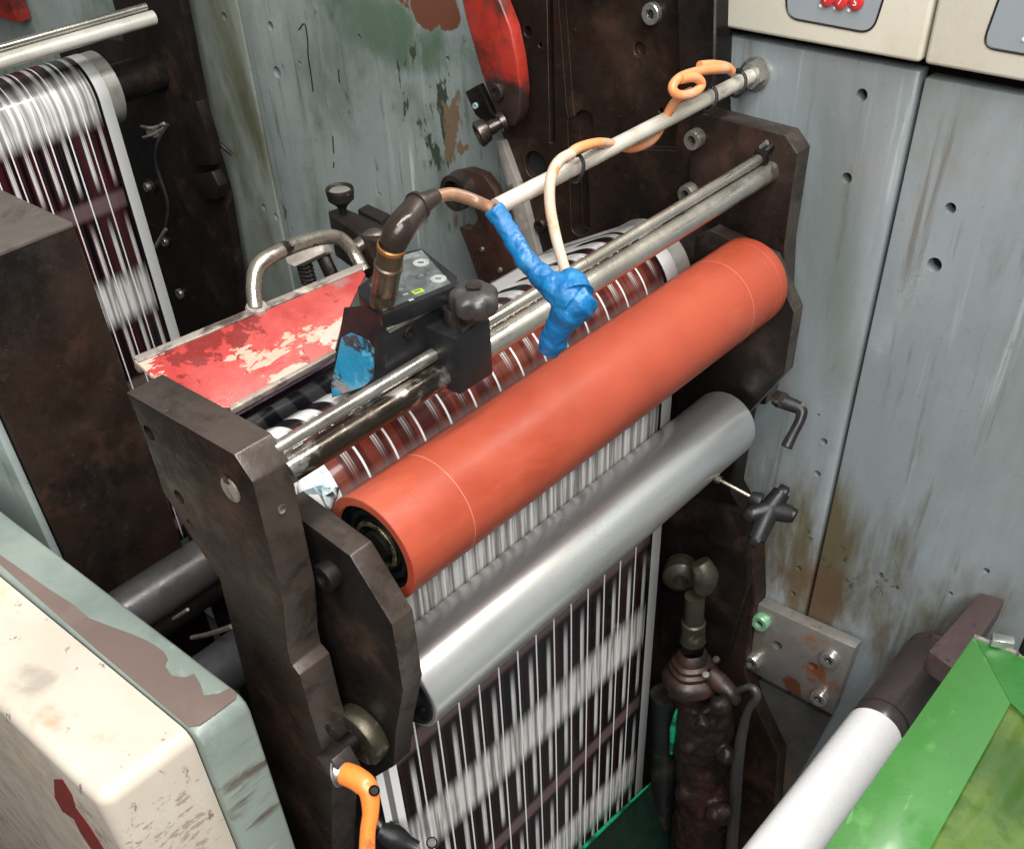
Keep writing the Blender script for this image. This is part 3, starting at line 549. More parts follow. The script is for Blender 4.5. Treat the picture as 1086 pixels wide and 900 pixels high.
# crumpled tissue at the near web edge
b = B(); random.seed(3)
P = [PX(a, c, -.533 + k) for a, c, k in ((315, 508, -.01), (330, 492, -.01), (345, 500, -.005), (350, 522, .006), (356, 530, .012), (362, 520, .006), (352, 545, .012), (338, 535, .004), (322, 524, 0))]
cen = sum(P, V()) / len(P); vs = []
for ring in (1, .66, .33):
    vs.append([b.bm.verts.new(cen + (p - cen) * ring + V((random.uniform(-.003, .003), random.uniform(-.003, .003), random.uniform(-.003, .004) + (1 - ring) * .004))) for p in P])
cv = b.bm.verts.new(cen + V((.002, 0, .006)))
for A, Bq in zip(vs, vs[1:]):
    for k in range(len(P)): b.bm.faces.new((A[k], A[(k + 1) % len(P)], Bq[(k + 1) % len(P)], Bq[k]))
for k in range(len(P)): b.bm.faces.new((vs[-1][k], vs[-1][(k + 1) % len(P)], cv))
o = b.obj('crumpled_tissue', rag_m); md = o.modifiers.new('t', 'SOLIDIFY'); md.thickness = .0015
tag(o, 'crumpled pale blue tissue stuck at the near edge of the web', 'tissue')

# white tube to the wall
wa = PY(800, 79, -.004)
# section position from its sight angle, tube parallel to the rollers
wx_, wz_, wr_ = wa.x, wa.z, .0069
wt = thing('tie_bar', (wx_, -.3, wz_), 'pale thin tie bar fixed to the wall by a nut with orange cable on it', 'bar')
B().cyl((wx_, -.396, wz_), (wx_, -.006, wz_), wr_, 36).obj('tube', pipe_white, wt)
B().lathe((wx_, -.012, wz_), (0, 1, 0), [(0, .008), (0, .0125), (.010, .0125), (.010, 0)], 6).obj('nut', bright_bolt, wt)
B().cyl((wx_, -.0035, wz_), (wx_, 0, wz_), .016, 32).obj('washer', steel, wt)
wd = lambda y: dep((wx_, y, wz_))
def onbar(y, ang, r): a = math.radians(ang); return V((wx_ + r * math.cos(a), y, wz_ + r * math.sin(a)))
# cable on tie bar
rc = .0042
def wp(a, b, lift=0.): # near the tie bar: point at the bar's distance along this sight line
    q = PX(a, b, wx_ + .004 + lift); return q
cab = B().tube([wp(770, 73, .010), wp(745, 75, .010), wp(722, 82, .010), wp(713, 93, .012), wp(720, 101, .016), wp(735, 99, .018), wp(744, 90, .018), wp(737, 82, .016), wp(722, 84, .012), ], rc, sub=6).tube([wp(742, 70, .004), wp(755, 69, .006), wp(770, 71, .006), wp(776, 76, .006)], rc)
cab.tube([wp(733, 97, .008), wp(716, 108, .004), wp(706, 125, -.004), wp(693, 147, -.012), wp(672, 157, -.012), wp(650, 153, -.004), wp(632, 152, .004), wp(612, 158, .012), wp(600, 168, .016)], rc)
o = cab.obj('cable', orange_cable); tag(o, 'orange cable coiled and zip tied on the pale tie bar', 'cable')
blue_in = PX(601, 287, -.50)
c2 = B().tube([wp(606, 163, .014), wp(592, 172, .018), wp(584, 190, .022), wp(583, 215, .028), wp(587, 240, .036), wp(593, 265, .046), wp(601, 292, .056)], .0045)
o = c2.obj('cable', pale_cable); tag(o, 'ink stained pale cable hanging from the tie bar into the blue tape', 'cable')
def ziptie(y, label, tail):
    t = thing('cable_tie', (wx_, y, wz_), label, 'cable tie', 'black zip ties on the tie bar')
    b = B(); n = 28
    pts = [V((wx_ + .003 + .0118 * math.cos(2 * PI * k / n), y + .002 * math.sin(4 * PI * k / n), wz_ + .003 + .0118 * math.sin(2 * PI * k / n))) for k in range(n + 1)]
    b.tube(pts, .0017, 8, 2); b.obj('strap', black_plastic, t)
    b = B().box((wx_ + .006, y, wz_ + .0145), (.006, .005, .004)); b.tube([(wx_ + .006, y, wz_ + .015), (wx_ + .010, y + tail, wz_ + .022)], .0010, 8, 2); b.bevel(.0006); b.obj('tie_head', black_plastic, t)
for a, b_, l in ((604, 178, 'zip tie around pale cable, the one lowest on the tie bar'), (747, 88, 'zip tie around the orange loop, middle one of the tie bar'), (777, 84, 'zip tie nearest the wall nut of the tie bar')):
    # find y on the bar at this pixel
    q = PX(a, b_, wx_); ziptie(q.y, l, .004)

# ---------------------------------------------------------------- red tray with handle
n_ = V((.3, 0, .954)); P0 = V((-.66, -.5, 1.106))
def TR(a, b): return PN(a, b, P0, n_)
tr = thing('red_tray', (-.64, -.57, 1.08), 'flaking red painted tray with a bent tube handle behind the near plate', 'tray')
top = [TR(*q) for q in ((131, 387), (382, 284), (388, 290), (377, 312), (362, 345), (355, 372), (243, 432), (196, 430), (130, 412))]
for v_ in top: v_.y = max(v_.y, -.677)
B().hull(top, (-.001, 0, -.004)).bevel(.0012, 2).obj('lid', red_paint, tr)
e = [TR(*q) for q in ((129, 385), (384, 279), (386, 286), (131, 393))]
for v_ in e: v_.y = max(v_.y, -.676)
B().hull([v_ + n_ * .0012 for v_ in e], -n_ * .012).bevel(.0008).obj('back_rim', grime_edge, tr)
e = [TR(*q) for q in ((243, 431), (355, 371), (357, 374), (245, 436))]
for v_ in e: v_.y = max(v_.y, -.676)
B().hull([v_ + n_ * .001 for v_ in e], -n_ * .006).bevel(.0006).obj('front_rim', grime_edge, tr)
# handle
hA = TR(272, 326); dA = dep(hA); hB = TR(392, 292)
hp = [PD(a, b, d) for a, b, d in ((271, 327, dA), (269, 305, dA - .002), (273, 284, dA - .002), (288, 271, dA + .003), (315, 259, dA + .03), (340, 252, dA + .055), (358, 252, dA + .075), (371, 262, dA + .085), (379, 275, dA + .09), (386, 288, dA + .092))]
B().tube(hp, .0062, 20, 7).obj('handle', M('chipped plated tube', (.42, .38, .32), .27, .9, [((.05, .035, .03), 50, .56, .62, S1), ((.62, .58, .5), 12, .5, .7, S1)], bump=(120, .3), var=.2), tr)
b = B().lathe(hA + V((0, 0, -.001)), n_, [(0, 0), (0, .009), (.003, .008), (.0035, 0)], 24); b.obj('handle_foot', worn_grey, tr)

# ink slot: black box under the tray and glossy doctor blade strip
q = [PZ(a, b, 1.072) for a, b in ((246, 430), (362, 372), (370, 395), (270, 452))]
ik = thing('ink_chamber', (-.60, -.6, 1.0), 'glossy black ink chamber strip between the red tray and the plate cylinder', 'ink chamber')
q0 = [V((-.655, -.676, 1.062)), V((-.655, -.40, 1.062)), V((-.612, -.40, 1.055)), V((-.612, -.676, 1.055))]
B().hull(q0, (0, 0, -.05)).bevel(.002).obj('trough', gloss_black, ik)
B().cyl((-.618, -.676, 1.058), (-.618, -.40, 1.058), .0022, 12).obj('blade_edge', M('purple film edge', (.25, .16, .22), .2, .3), ik)
B().cyl((-.632, -.676, 1.064), (-.632, -.42, 1.064), .0016, 12).obj('feed_line', black_plastic, ik)
# guard tray body below the lid
o = B().hull([V((-.86, -.50, .70)), V((-.86, -.30, .70)), V((-.665, -.30, .70)), V((-.665, -.50, .70))], (0, 0, -.40)).bevel(.004).obj('machine_housing', black_steel)
tag(o, 'dark shadowed machine housing under the red tray', 'machine housing')

# ---------------------------------------------------------------- inspection head
ih = thing('inspection_head', (-.53, -.53, 1.07), 'black sensor box with keypad and cable plug on top over the bars', 'sensor box')
zt = 1.15
tp = [PZ(a, b, zt) for a, b in ((405, 334), (484, 303), (484, 292), (447, 263), (425, 268), (379, 304), (380, 311))]
B().hull(tp, (0, 0, -.012)).bevel(.001, 2).obj('lid', box_black, ih)
kp_ = [PZ(a, b, zt + .0006) for a, b in ((406, 329), (478, 300), (447, 265), (424, 272), (392, 302))]
ky = B().hull(kp_, (0, 0, -.001)).obj('keypad', screen_m, ih)
for a, b, r, m_ in ((446.5, 279, .0062, grey_print), (465, 296, .0060, grey_print), (447, 293, .0045, screen_m)):
    p = PZ(a, b, zt + .0008); B().lathe(p, (0, 0, 1), [(0, r), (.0006, r * .97), (.0006, r * .78), (.0001, r * .74), (.0004, 0)], 28).obj('key', m_, ky)
    B().box(p + V((0, 0, .0007)), (r * .7, r * .25, .0004), Matrix.Rotation(.6, 3, 'Z')).obj('key_icon', screen_m if m_ is grey_print else grey_print, ky)
rotk = Matrix.Rotation(math.radians(75), 3, 'Z')
p = PZ(443, 309, zt + .0009); B().box(p, (.0085, .0050, .0006), rotk).obj('lime_mark', lime, ky)
B().box(p + V((0, 0, .0004)), (.005, .0014, .0004), rotk).obj('lime_bar', screen_m, ky)
for a, b in ((430, 312), (436, 318), (425, 307)): B().box(PZ(a, b, zt + .0009), (.004, .0022, .0004), rotk).obj('key_mark', grey_print, ky)
# body of the box under the lid (front-left face seen with the blue ink)
yh = -.566
hz = XZ([(382, 311), (404, 334), (410, 358), (404, 400), (387, 411), (353, 421), (352, 407), (366, 326)], yh)
B().prism([(x, min(z, 1.1365)) for x, z in hz], yh, yh + .085).bevel(.0012).obj('housing', box_black, ih)
B().prism([(x, min(z, 1.1485)) for x, z in hz], yh - .001, yh + .0004).obj('front_plate', box_black, ih)
B().prism(XZ([(364, 356), (374, 352), (392, 360), (402, 376), (401, 398), (387, 409), (354, 420), (353, 406), (359, 380)], yh), yh - .0018, yh - .0008).obj('ink_smear', blue_smear, ih)
# lower side plate with lip and bolt (faces the camera right of the housing)
lp = [PX(a, b, -.505) for a, b in ((411, 350), (500, 306), (503, 318), (490, 365), (470, 385), (408, 412), (409, 365))]
B().hull(lp, (-.012, 0, 0)).bevel(.001).obj('side_plate', box_black, ih)
lip = [PX(a, b, -.5045) for a, b in ((411, 349), (482, 313), (484, 317), (413, 354))]
B().hull(lip, (-.016, 0, .0)).bevel(.0006).obj('lip', steel, ih)
p = PX(433, 353, -.505); socket(ih, p, .0052, .0025, (1, 0, 0), black_steel, 'side_bolt')
# bright top of the side bracket
br = [PZ(a, b, 1.128) for a, b in ((462, 323), (482, 314), (503, 340), (490, 350))]
B().hull(br, (0, 0, -.012)).bevel(.0008).obj('bracket_top', edge_steel, ih)
# plug on the lid
pb = PZ(405, 322, zt); d0 = dep(pb)
pt = PD(416, 258, d0 - .045)
axp = (pt - pb).normalized(); Lp = (pt - pb).length
pg = B().lathe(pb, axp, [(0, 0), (0, .0088), (Lp * .16, .0092), (Lp * .18, .0086), (Lp * .24, .0086), (Lp * .25, .0094), (Lp * .62, .0094), (Lp * .64, .0102), (Lp * .67, .0102), (Lp * .69, .0092), (Lp * .92, .0090), (Lp * .94, .0078), (Lp * 1.0, .0076), (Lp * 1.0, 0)], 40).obj('plug', brass, ih)
B().lathe(pb + axp * (Lp * .90), axp, [(0, .0090), (.0008, .0099), (.0035, .0099), (.0045, .0090)], 32).obj('orange_seal', M('amber seal', (.30, .13, .04), .3, .5, bump=(60, .3)), pg)
# strain relief elbow + cable (own thing) and the blue tape
eb = pt - axp * .002
e1 = PD(424, 243, dep(pt) - .004); e2 = PD(443, 219, dep(pt) + .010); e3 = PD(462, 208, dep(pt) + .022)
el = B().tube([eb, e1, (e1 + e2) / 2, e2], [.0092, .0100, .0096, .0088], 28, 6).obj('elbow', sooty_plastic, ih)
B().lathe(e2 - (e3 - e2) * .02, (e3 - e2), [(-.0015, .0085), (-.0015, .0100), (.0015, .0100), (.0015, .0085)], 28).obj('elbow_ring', sooty_plastic, ih)
B().tube([e2 - (e3 - e2) * .08, e2 + (e3 - e2) * .15, e3], [.0080, .0074, .0054], 24, 5).obj('cable_boot', sooty_plastic, ih)
bt = [PD(a, b, d) for a, b, d in ((459, 210, dep(e3) - .002), (476, 206, dep(e3) + .006), (492, 209, dep(e3) + .012), (508, 215, dep(e3) + .015), (524, 222, dep(e3) + .010))]
o = B().tube(bt, [.0040, .0044, .0045, .0044, .0040], 20, 6).obj('cable', M('brown sheathed cable', (.22, .12, .07), .3, 0, [((.45, .26, .14), 22, .5, .65, S1), ((.07, .05, .04), 18, .52, .7, S1)], bump=(80, .2), var=.2)); tag(o, 'brown cable arching from the plug elbow to the blue tape', 'cable')
dE = dep(PX(585, 372, -.555)); d1_ = dep(bt[-1]); dm = (dE + d1_) / 2
bl = [(523, 221, d1_ - .004, .0070), (533, 235, d1_ - .002, .0066), (545, 255, d1_ - .002, .0070), (556, 274, d1_ - .004, .0072), (568, 288, d1_ - .004, .0078), (583, 300, d1_ - .006, .0096), (598, 311, d1_ - .008, .0122), (608, 319, d1_ - .008, .0138)]
def wrapped(lst, n=5):
    out = []
    for q0, q1 in zip(lst, lst[1:]):
        for k in range(n):
            t = k / n; q = [q0[i] * (1 - t) + q1[i] * t for i in range(4)]; q[3] *= (1.035, 1.02, 1.0, .985, .97)[k]; out.append(tuple(q))
    out.append(lst[-1]); return out
bl = wrapped(bl)
b = B().tube([PD(a, c, d) for a, c, d, r in bl], [r for *_, r in bl], 28, 2)
b2 = [(626, 311, d1_ - .010, .0085), (616, 319, d1_ - .008, .0135), (603, 330, d1_ - .003, .0125), (594, 344, d1_ + .006, .0100), (587, 360, d1_ + .016, .0098), (581, 373, d1_ + .024, .0080)]
b2 = wrapped(b2)
b.tube([PD(a, c, d) for a, c, d, r in b2], [r for *_, r in b2], 28, 2)
b.tube([PD(a, c, d) for a, c, d in ((600, 290, d1_ - .004), (606, 300, d1_ - .007), (610, 314, d1_ - .01))], [.0060, .0105, .014], 28, 6)
o = b.obj('taped_sensor', blue_tape)
md = o.modifiers.new('r', 'REMESH'); md.mode = 'VOXEL'; md.voxel_size = .0009; md.use_smooth_shade = True
md = o.modifiers.new('sm', 'SMOOTH'); md.iterations = 3; md.factor = .5
tx = bpy.data.textures.new('crease', 'CLOUDS'); tx.noise_scale = .010; md = o.modifiers.new('d', 'DISPLACE'); md.texture = tx; md.strength = .0030; md.mid_level = .5
tag(o, 'sensor and cable bundled in creased bright blue tape over the cylinder', 'taped sensor')
tip = PD(580, 371, d1_ + .0235)

# star knob and clamp block on the bars
cb = thing('clamp_block', (-.48, -.51, 1.06), 'black clamp block on the bars with a ribbed star knob on top', 'clamp')
o1 = [PX(a, b, -.4725) for a, b in ((484, 352), (521, 341), (523, 378), (487, 411))]
yA = PX(485, 370, -.4725).y; yB = PX(522, 345, -.4725).y
B().box((-.495, (yA + yB) / 2, 1.102), (.042, yB - yA, .047)).bevel(.0015, 2).obj('block', black_plastic, cb)
o2 = [PX(a, b, -.47) for a, b in ((484, 405), (505, 396), (470, 415), (462, 414))]
kb = V((-.4905, (yA + yB) / 2 - .001, 1.1265))
B().cyl(kb - V((0, 0, .004)), kb + V((0, 0, .012)), .0085, 28).obj('knob_collar', edge_steel, cb)
kdir = V((.10, -.05, 1)).normalized()
kb2 = PD(503, 328, dep(kb + V((0, 0, .014))))
sk = B().star(kb2, kdir, (1, .3, 0), .0186, .0156, 7, .0150, 98, .25).obj('star_knob', dark_plastic, cb)
B().lathe(kb2 + kdir * .0195, kdir, [(0, .006), (.0012, .0058), (.0010, .003), (.0018, 0)], 8, .12).obj('knob_insert', edge_steel, sk)

# back mechanism: block with cup knob
mb = thing('adjuster_block', PY(385, 250, -.30), 'dark adjuster block with a round cup knob behind the tube handle', 'adjuster')
dM = dep(hp[-1]) + .02
def MP(a, b, d=0): return PD(a, b, dM + d)
zc = MP(370, 232).z
B().hull([PZ(a, b, zc) for a, b in ((348, 224), (362, 219), (400, 235), (415, 245), (398, 256), (385, 252), (349, 228))], (0, 0, -.040)).bevel(.0012).obj('block', black_steel, mb)
B().hull([PZ(a, b, zc + .002) for a, b in ((379, 222), (390, 216), (414, 227), (404, 235))], (0, 0, -.03)).bevel(.0010).obj('cap_block', black_steel, mb)
cpt = PZ(364, 226, zc)
B().lathe(cpt, (0, 0, 1), [(-.002, 0), (-.002, .0035), (.004, .0035), (.0075, .0055), (.013, .0118), (.020, .0128), (.0225, .0128), (.0235, .0122), (.0225, .0108), (.0205, .0100), (.0205, 0)], 40).obj('cup_knob', black_steel, mb)
B().lathe(cpt + V((0, 0, .0203)), (0, 0, 1), [(0, .0104), (.0012, .009), (.0012, 0)], 28).obj('knob_face', steel_dirty, mb)
# fork arm to the plug side and spring
B().tube([MP(372, 268, -.02), MP(385, 258, -.02), MP(398, 252, -.02), MP(408, 262, -.02), MP(413, 285, -.02)], [.006, .0075, .0085, .0085, .0065], 16).obj('fork_arm', edge_steel, mb)
B().hull([MP(a, b, -.012) for a, b in ((302, 272), (336, 256), (343, 262), (344, 268), (312, 283), (304, 279))], (.0, .01, -.004)).bevel(.001).obj('tab', grime_edge, mb)
B().tube([MP(338, 262, 0), MP(352, 292, .0), MP(357, 300, 0)], [.0065, .0065, .0060], 16).obj('arm', black_steel, mb)
sp = []
for k in range(64):
    a = 2 * PI * k / 12; c_ = MP(322 + k * .10, 278 + k * .36, .0); sp.append(c_ + V((math.cos(a) * .0062, math.sin(a) * .0062, 0)))
B().tube(sp, .0014, 8, 2).obj('spring', black_steel, mb)
B().cyl(MP(319, 270, .0), MP(329, 303, .0), .0030, 12).obj('spring_pin', black_steel, mb)

# ---------------------------------------------------------------- pivot and orange lever at the near plate foot
pv = thing('pivot_collar', PX(385, 770, -.49), 'round greasy steel pivot collar behind the orange lever', 'pivot')
pc = PD(386, 775, dep(PY(384, 775, -.672)))
B().lathe(pc + V((0, -.012, 0)), (0, 1, 0), [(0, 0), (0, .0265), (.002, .0280), (.014, .0280), (.016, .0268), (.016, 0)], 56).obj('collar', M('greasy olive steel', (.10, .088, .062), .33, .7, [((.04, .03, .02), 20, .5, .7, S1), ((.24, .21, .15), 70, .58, .7, S1)], bump=(120, .3), var=.3), pv)
B().cyl(pc + V((0, -.03, 0)), pc + V((0, .04, 0)), .009, 24).obj('pivot_pin', black_steel, pv)
socket(pv, PY(352, 775, nf), .0068, .0015, (0, -1, 0), black_steel, 'grub_screw')
cl = [PY(a, b, nf - .012) for a, b in ((340, 800), (355, 785), (372, 795), (378, 812), (360, 836), (350, 830))]
ol = thing('clamp_lever', PY(385, 900, nf - .03), 'orange plastic clamp lever with black screw at the foot of the near plate', 'lever')
B().box(PY(359, 806, nf - .006), (.026, .020, .022), Matrix.Rotation(-.5, 3, 'Y')).bevel(.002).obj('clamp_foot', edge_steel, ol)
dL = dep(PY(360, 815, nf - .012))
q0_ = PD(355, 820, dL); q1_ = PD(372, 818, dL - .003)
B().lathe(PD(357, 818, dL + .002), (q1_ - q0_).normalized() + V((0, 0, .0)), [(0, 0), (0, .0125), (.0015, .0125), (.0015, .009), (.004, .0075), (.010, .0075)], 36).obj('washer', bright_bolt, ol)
lv = B().tube([PD(a, b, d) for a, b, d in ((366, 820, dL - .002), (376, 824, dL - .006), (387, 832, dL - .010), (392, 842, dL - .011), (393, 862, dL - .010), (390, 882, dL - .008), (389, 915, dL - .004))], [.0094, .0096, .0094, .0080, .0066, .0062, .0066], 24, 6).obj('lever_arm', orange_plastic, ol)
ps_ = PD(397, 838, dL - .0195); B().lathe(ps_, (V(CAM) - ps_).normalized() + V((.3, 0, .1)), [(-.004, .0044), (0, .0044), (.001, .0036), (-.0005, .003), (-.0005, 0)], 24).obj('screw', black_steel, ol)
# small black hose connector at bottom
hc = thing('hose_connector', PX(430, 890, -.50), 'black swivel hose connector at the bottom edge in front of the web', 'connector')
dH = dep(PX(430, 880, -.505))
B().lathe(PD(405, 880, dH), (PD(440, 898, dH) - PD(405, 880, dH)), [(-.002, 0), (-.002, .0105), (.003, .0105), (.003, .0125), (.012, .0135), (.020, .0120), (.026, .010), (.030, .0085), (.040, .008)], 36).obj('swivel_body', black_plastic, hc)
B().lathe(PD(458, 893, dH - .01), (V(CAM) - PD(458, 893, dH)).normalized(), [(-.01, .006), (0, .006), (.002, .0045), (.002, 0)], 28).obj('swivel_screw', black_plastic, hc)
B().tube([PD(398, 868, dH), PD(408, 880, dH), PD(414, 892, dH)], .0060, 16).obj('threaded_stub', edge_steel, hc)

# ---------------------------------------------------------------- right hand side hardware
hl = thing('index_lever', PY(830, 425, -.08), 'small black indexing lever on the far six sided plate', 'lever')
p = PY(824, 422, -.085); B().cyl(p, p + V((.004, 0, 0)) + V((.006, -.004, .003)), .0085, 24).obj('boss', edge_steel, hl)
dl = dep(p)
B().tube([PD(a, b, d) for a, b, d in ((824, 424, dl), (836, 428, dl - .004), (849, 434, dl - .008), (849, 444, dl - .008), (841, 460, dl - .004), (834, 474, dl - .002))], [.0078, .0078, .0068, .0058, .0056, .0066], 20, 6).obj('lever_arm', black_plastic, hl)
B().lathe(PD(851, 431, dl - .011), (.8, -.5, .1), [(0, .0045), (.003, .004), (.003, 0)], 20).obj('screw', bolt_m, hl)
sk2 = thing('star_knob_screw', PY(810, 540, -.10), 'four lobed black knob on a thin threaded rod under the aluminium roller', 'knob')
a0 = PY(762, 508, -.11); a1 = PD(797, 527, dep(a0) - .01)
B().cyl(a0, a1, .0022, 14).obj('threaded_rod', M('brassy rod', (.5, .45, .33), .3, .8), sk2)
B().lathe(a0, (a1 - a0), [(-.004, 0), (-.004, .0045), (.003, .0045), (.003, .002)], 6).obj('nut', bolt_m, sk2)
ak = (a1 - a0).normalized()
kk = PD(816, 540, dep(a1) - .004)
B().lathe(a1 - ak * .002, ak, [(0, .007), (.010, .0105), (.014, .010), (.014, 0)], 28).obj('knob_neck', black_plastic, sk2)
b = B()
for a_, b_, l in ((829, 522, 0), (838, 545, 0), (802, 572, 0), (796, 545, 0)):
    e_ = PD(a_, b_, dep(kk) - .001); b.tube([kk, kk + (e_ - kk) * .55, e_], [.0135, .0118, .0105], 16, 4); b.lathe(e_ - ak * .006, ak, [(0, 0), (0, .0080), (.002, .0094), (.011, .0094), (.013, .007), (.013, 0)], 22)
b.lathe(kk - ak * .006, ak, [(0, 0), (0, .009), (.012, .009), (.013, .007), (.013, 0)], 28)
b.obj('knob_cross', black_plastic, sk2)

# bolted bracket plate at the wall
bp_ = XZ([(803, 640), (907, 687), (882, 757), (790, 708)], -.022)
bt_ = thing('bracket_plate', (-.38, -.01, .33), 'small rust spotted steel plate held by four socket bolts on the wall', 'bracket plate')
zz = [p[1] for p in bp_]
pl = B().prism(bp_, -.022, -.003).bevel(.0012, 2).obj('plate', plate_grey, bt_)
holes_ = [(824, 684, .0078), (862, 706, .0068)]
cut = []
for a, b, r in holes_:
    p = PY(a, b, -.022); cut.append(B().cyl((p.x, -.03, p.z), (p.x, -.01, p.z), r, 20).obj('cutter', dark_hole))
boolean(pl, cut)
for a, b, rr in holes_: disc(pl, PY(a, b, -.022) + V((0, .011, 0)), rr)
for a, b, m_ in ((807, 658, green_bolt), (798, 700, bright_bolt), (880, 697, bright_bolt), (869, 738, bright_bolt)):
    socket(bt_, PY(a + 2, b - 1, -.022), .0128, .011, mat=m_, washer=False)
# lower panel beneath the bracket, shadow put into its dark colour
o = B().prism(XZ([(792, 715), (880, 762), (800, 905), (805, 1000), (760, 1000), (770, 760)], -.012), -.012, -.003).bevel(.001).obj('lower_skin', M('shadow toned grey steel', (.07, .07, .068), .42, .4, [((.12, .08, .06), 9, .5, .7, S1)], bump=(90, .2), var=.3)); tag(o, 'shadow toned grey steel skin below the rust spotted bracket plate', 'steel plate')

# plumbing
pf = thing('pipe_fitting', PY(735, 800, -.12), 'greasy bronze pipe clamp on a rusty flange right of the hanging web', 'pipe fitting')
yq = -.12
def Q(a, b, y=yq): return PY(a, b, y)
B().lathe(Q(722, 606, -.10), (.5, -.8, 0), [(-.014, 0), (-.014, .020), (.0, .024), (.012, .024), (.018, .018), (.020, .011), (.010, .010), (.010, 0)], 32).obj('clamp_ring', brass_dirty, pf)
B().tube([Q(742, 596), Q(748, 610), Q(745, 624)], [.013, .017, .013], 18).obj('clamp_ear', brass_dirty, pf)
B().lathe(Q(735, 672), Q(738, 612) - Q(735, 672), [(-.012, .018), (.0, .0165), (.022, .0165), (.024, .0135), (.07, .0135), (.072, 0)], 28).obj('stem', brass_dirty, pf)
B().lathe(Q(733, 712), Q(735, 672) - Q(733, 712), [(-.018, .040), (-.006, .040), (0, .036), (.004, .030), (.012, .031), (.016, .027), (.022, .027), (.026, .022), (.036, .021), (.042, .016)], 36, .03).obj('flange', rusty, pf)
B().lathe(Q(728, 728) , (0, 0, 1), [(0, 0), (0, .034), (.010, .034), (.011, 0)], 7).obj('base_plate', rusty, pf)
B().tube([Q(752, 712), Q(762, 722), Q(775, 735), Q(782, 745)], [.010, .014, .012, .006], 16).obj('side_port', rusty, pf)
for a, b in ((749, 716), (708, 720), (726, 738), (760, 700)): B().lathe(Q(a, b, yq - .02), (0, -.5, 1), [(0, .0052), (.005, .0046), (.0055, 0)], 14).obj('stud', bolt_m if (a, b) == (749, 716) else rusty, pf)
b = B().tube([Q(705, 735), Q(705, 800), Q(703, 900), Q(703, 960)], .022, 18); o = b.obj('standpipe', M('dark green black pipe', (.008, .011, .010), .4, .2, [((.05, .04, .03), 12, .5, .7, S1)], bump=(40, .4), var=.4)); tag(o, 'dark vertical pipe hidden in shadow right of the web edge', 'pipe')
b = B().tube([Q(718, 752, -.145), Q(714, 772, -.145), Q(712, 798, -.145)], [.002, .0055, .003], 12, 5); gp = b.obj('green_drip', cyan_green, o)
b = B().tube([Q(742, 738), Q(748, 770), Q(742, 800), Q(748, 840), Q(742, 890), Q(745, 950)], [.034, .042, .037, .044, .046, .048], 24, 5)
for a_, b_, rr_, dy in ((764, 748, .016, -.03), (732, 788, .016, -.035), (770, 800, .014, -.02), (728, 840, .018, -.035), (762, 862, .020, -.03), (745, 765, .012, -.04)):
    b.lathe(Q(a_, b_, yq + dy), (.3, -.5, 1), [(rr_ * -math.cos(PI * k / 10), rr_ * math.sin(PI * k / 10)) for k in range(11)], 16)
o = b.obj('pump_body', rusty_shaded); tag(o, 'rusty grease caked pump body at the bottom under the pipe fitting', 'pump')
md = o.modifiers.new('r', 'REMESH'); md.mode = 'VOXEL'; md.voxel_size = .0028; md.use_smooth_shade = True
md = o.modifiers.new('sm', 'SMOOTH'); md.iterations = 14; md.factor = .6
tx2 = bpy.data.textures.new('lump', 'CLOUDS'); tx2.noise_scale = .02; md = o.modifiers.new('d', 'DISPLACE'); md.texture = tx2; md.strength = .010
b = B().tube([Q(775, 735), Q(795, 728), Q(803, 738), Q(792, 756), Q(783, 800), Q(779, 850), Q(772, 950)], [.004, .005, .006, .006, .009, .0095, .0095], 14); o = b.obj('hose', dark_plastic); tag(o, 'black hose curving down beside the rusty pump', 'hose')
b = B().prism(XZ([(700, 520), (790, 545), (793, 620), (770, 700), (700, 690)], -.05), -.05, -.036); b.bevel(.002); o = b.obj('shade_slab', black_steel); tag(o, 'dark slab standing in for the shaded recess behind the bronze pipe clamp', 'box')  # dark slab added to stand for the shade of the recess
# green edge strip at web foot
b = B().tube([PX(615, 902, -.515), PX(650, 868, -.515), PX(690, 830, -.515)], [.0030, .0030, .0012], 8); o = b.obj('green_edge', cyan_green); tag(o, 'bright green wet edge below the bottom of the web', 'tray edge')
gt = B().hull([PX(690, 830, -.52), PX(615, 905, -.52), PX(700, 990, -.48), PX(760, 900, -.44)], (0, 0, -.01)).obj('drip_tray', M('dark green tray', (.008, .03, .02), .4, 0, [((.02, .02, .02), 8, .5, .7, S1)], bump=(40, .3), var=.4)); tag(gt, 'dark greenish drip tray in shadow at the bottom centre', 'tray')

# ---------------------------------------------------------------- white roller, green tray
wq = (( -.2325), .530); wr2 = .0272
wr_t = thing('white_roller', (wq[0], -.25, wq[1] - .03), 'white plastic roller with dark collar at the lower right', 'roller')
import math as _m
aL, aR = _m.radians(75.75), _m.radians(79.6); am = (aL + aR) / 2; hh = _m.sin((aR - aL) / 2)
dist = .9905; cx2, cz2 = 0 - dist * _m.cos(am), 1.5 - dist * _m.sin(am); rr2 = dist * hh
ycol = PD(903, 752, 1).y
def y_at(a, b):  # y where sight line passes the axis section distance
    d = ray((a, b)); k = dist / _m.hypot(d.x, d.z); return CAM.y + d.y * k
yc = y_at(925, 772); yw = -.002
B().lathe((cx2, -.75, cz2), (0, 1, 0), [(0, 0), (0, rr2), (yc + .75 - .001, rr2), (yc + .75, rr2 - .001), (yc + .75, 0)], 72).obj('sleeve', white_roll, wr_t)
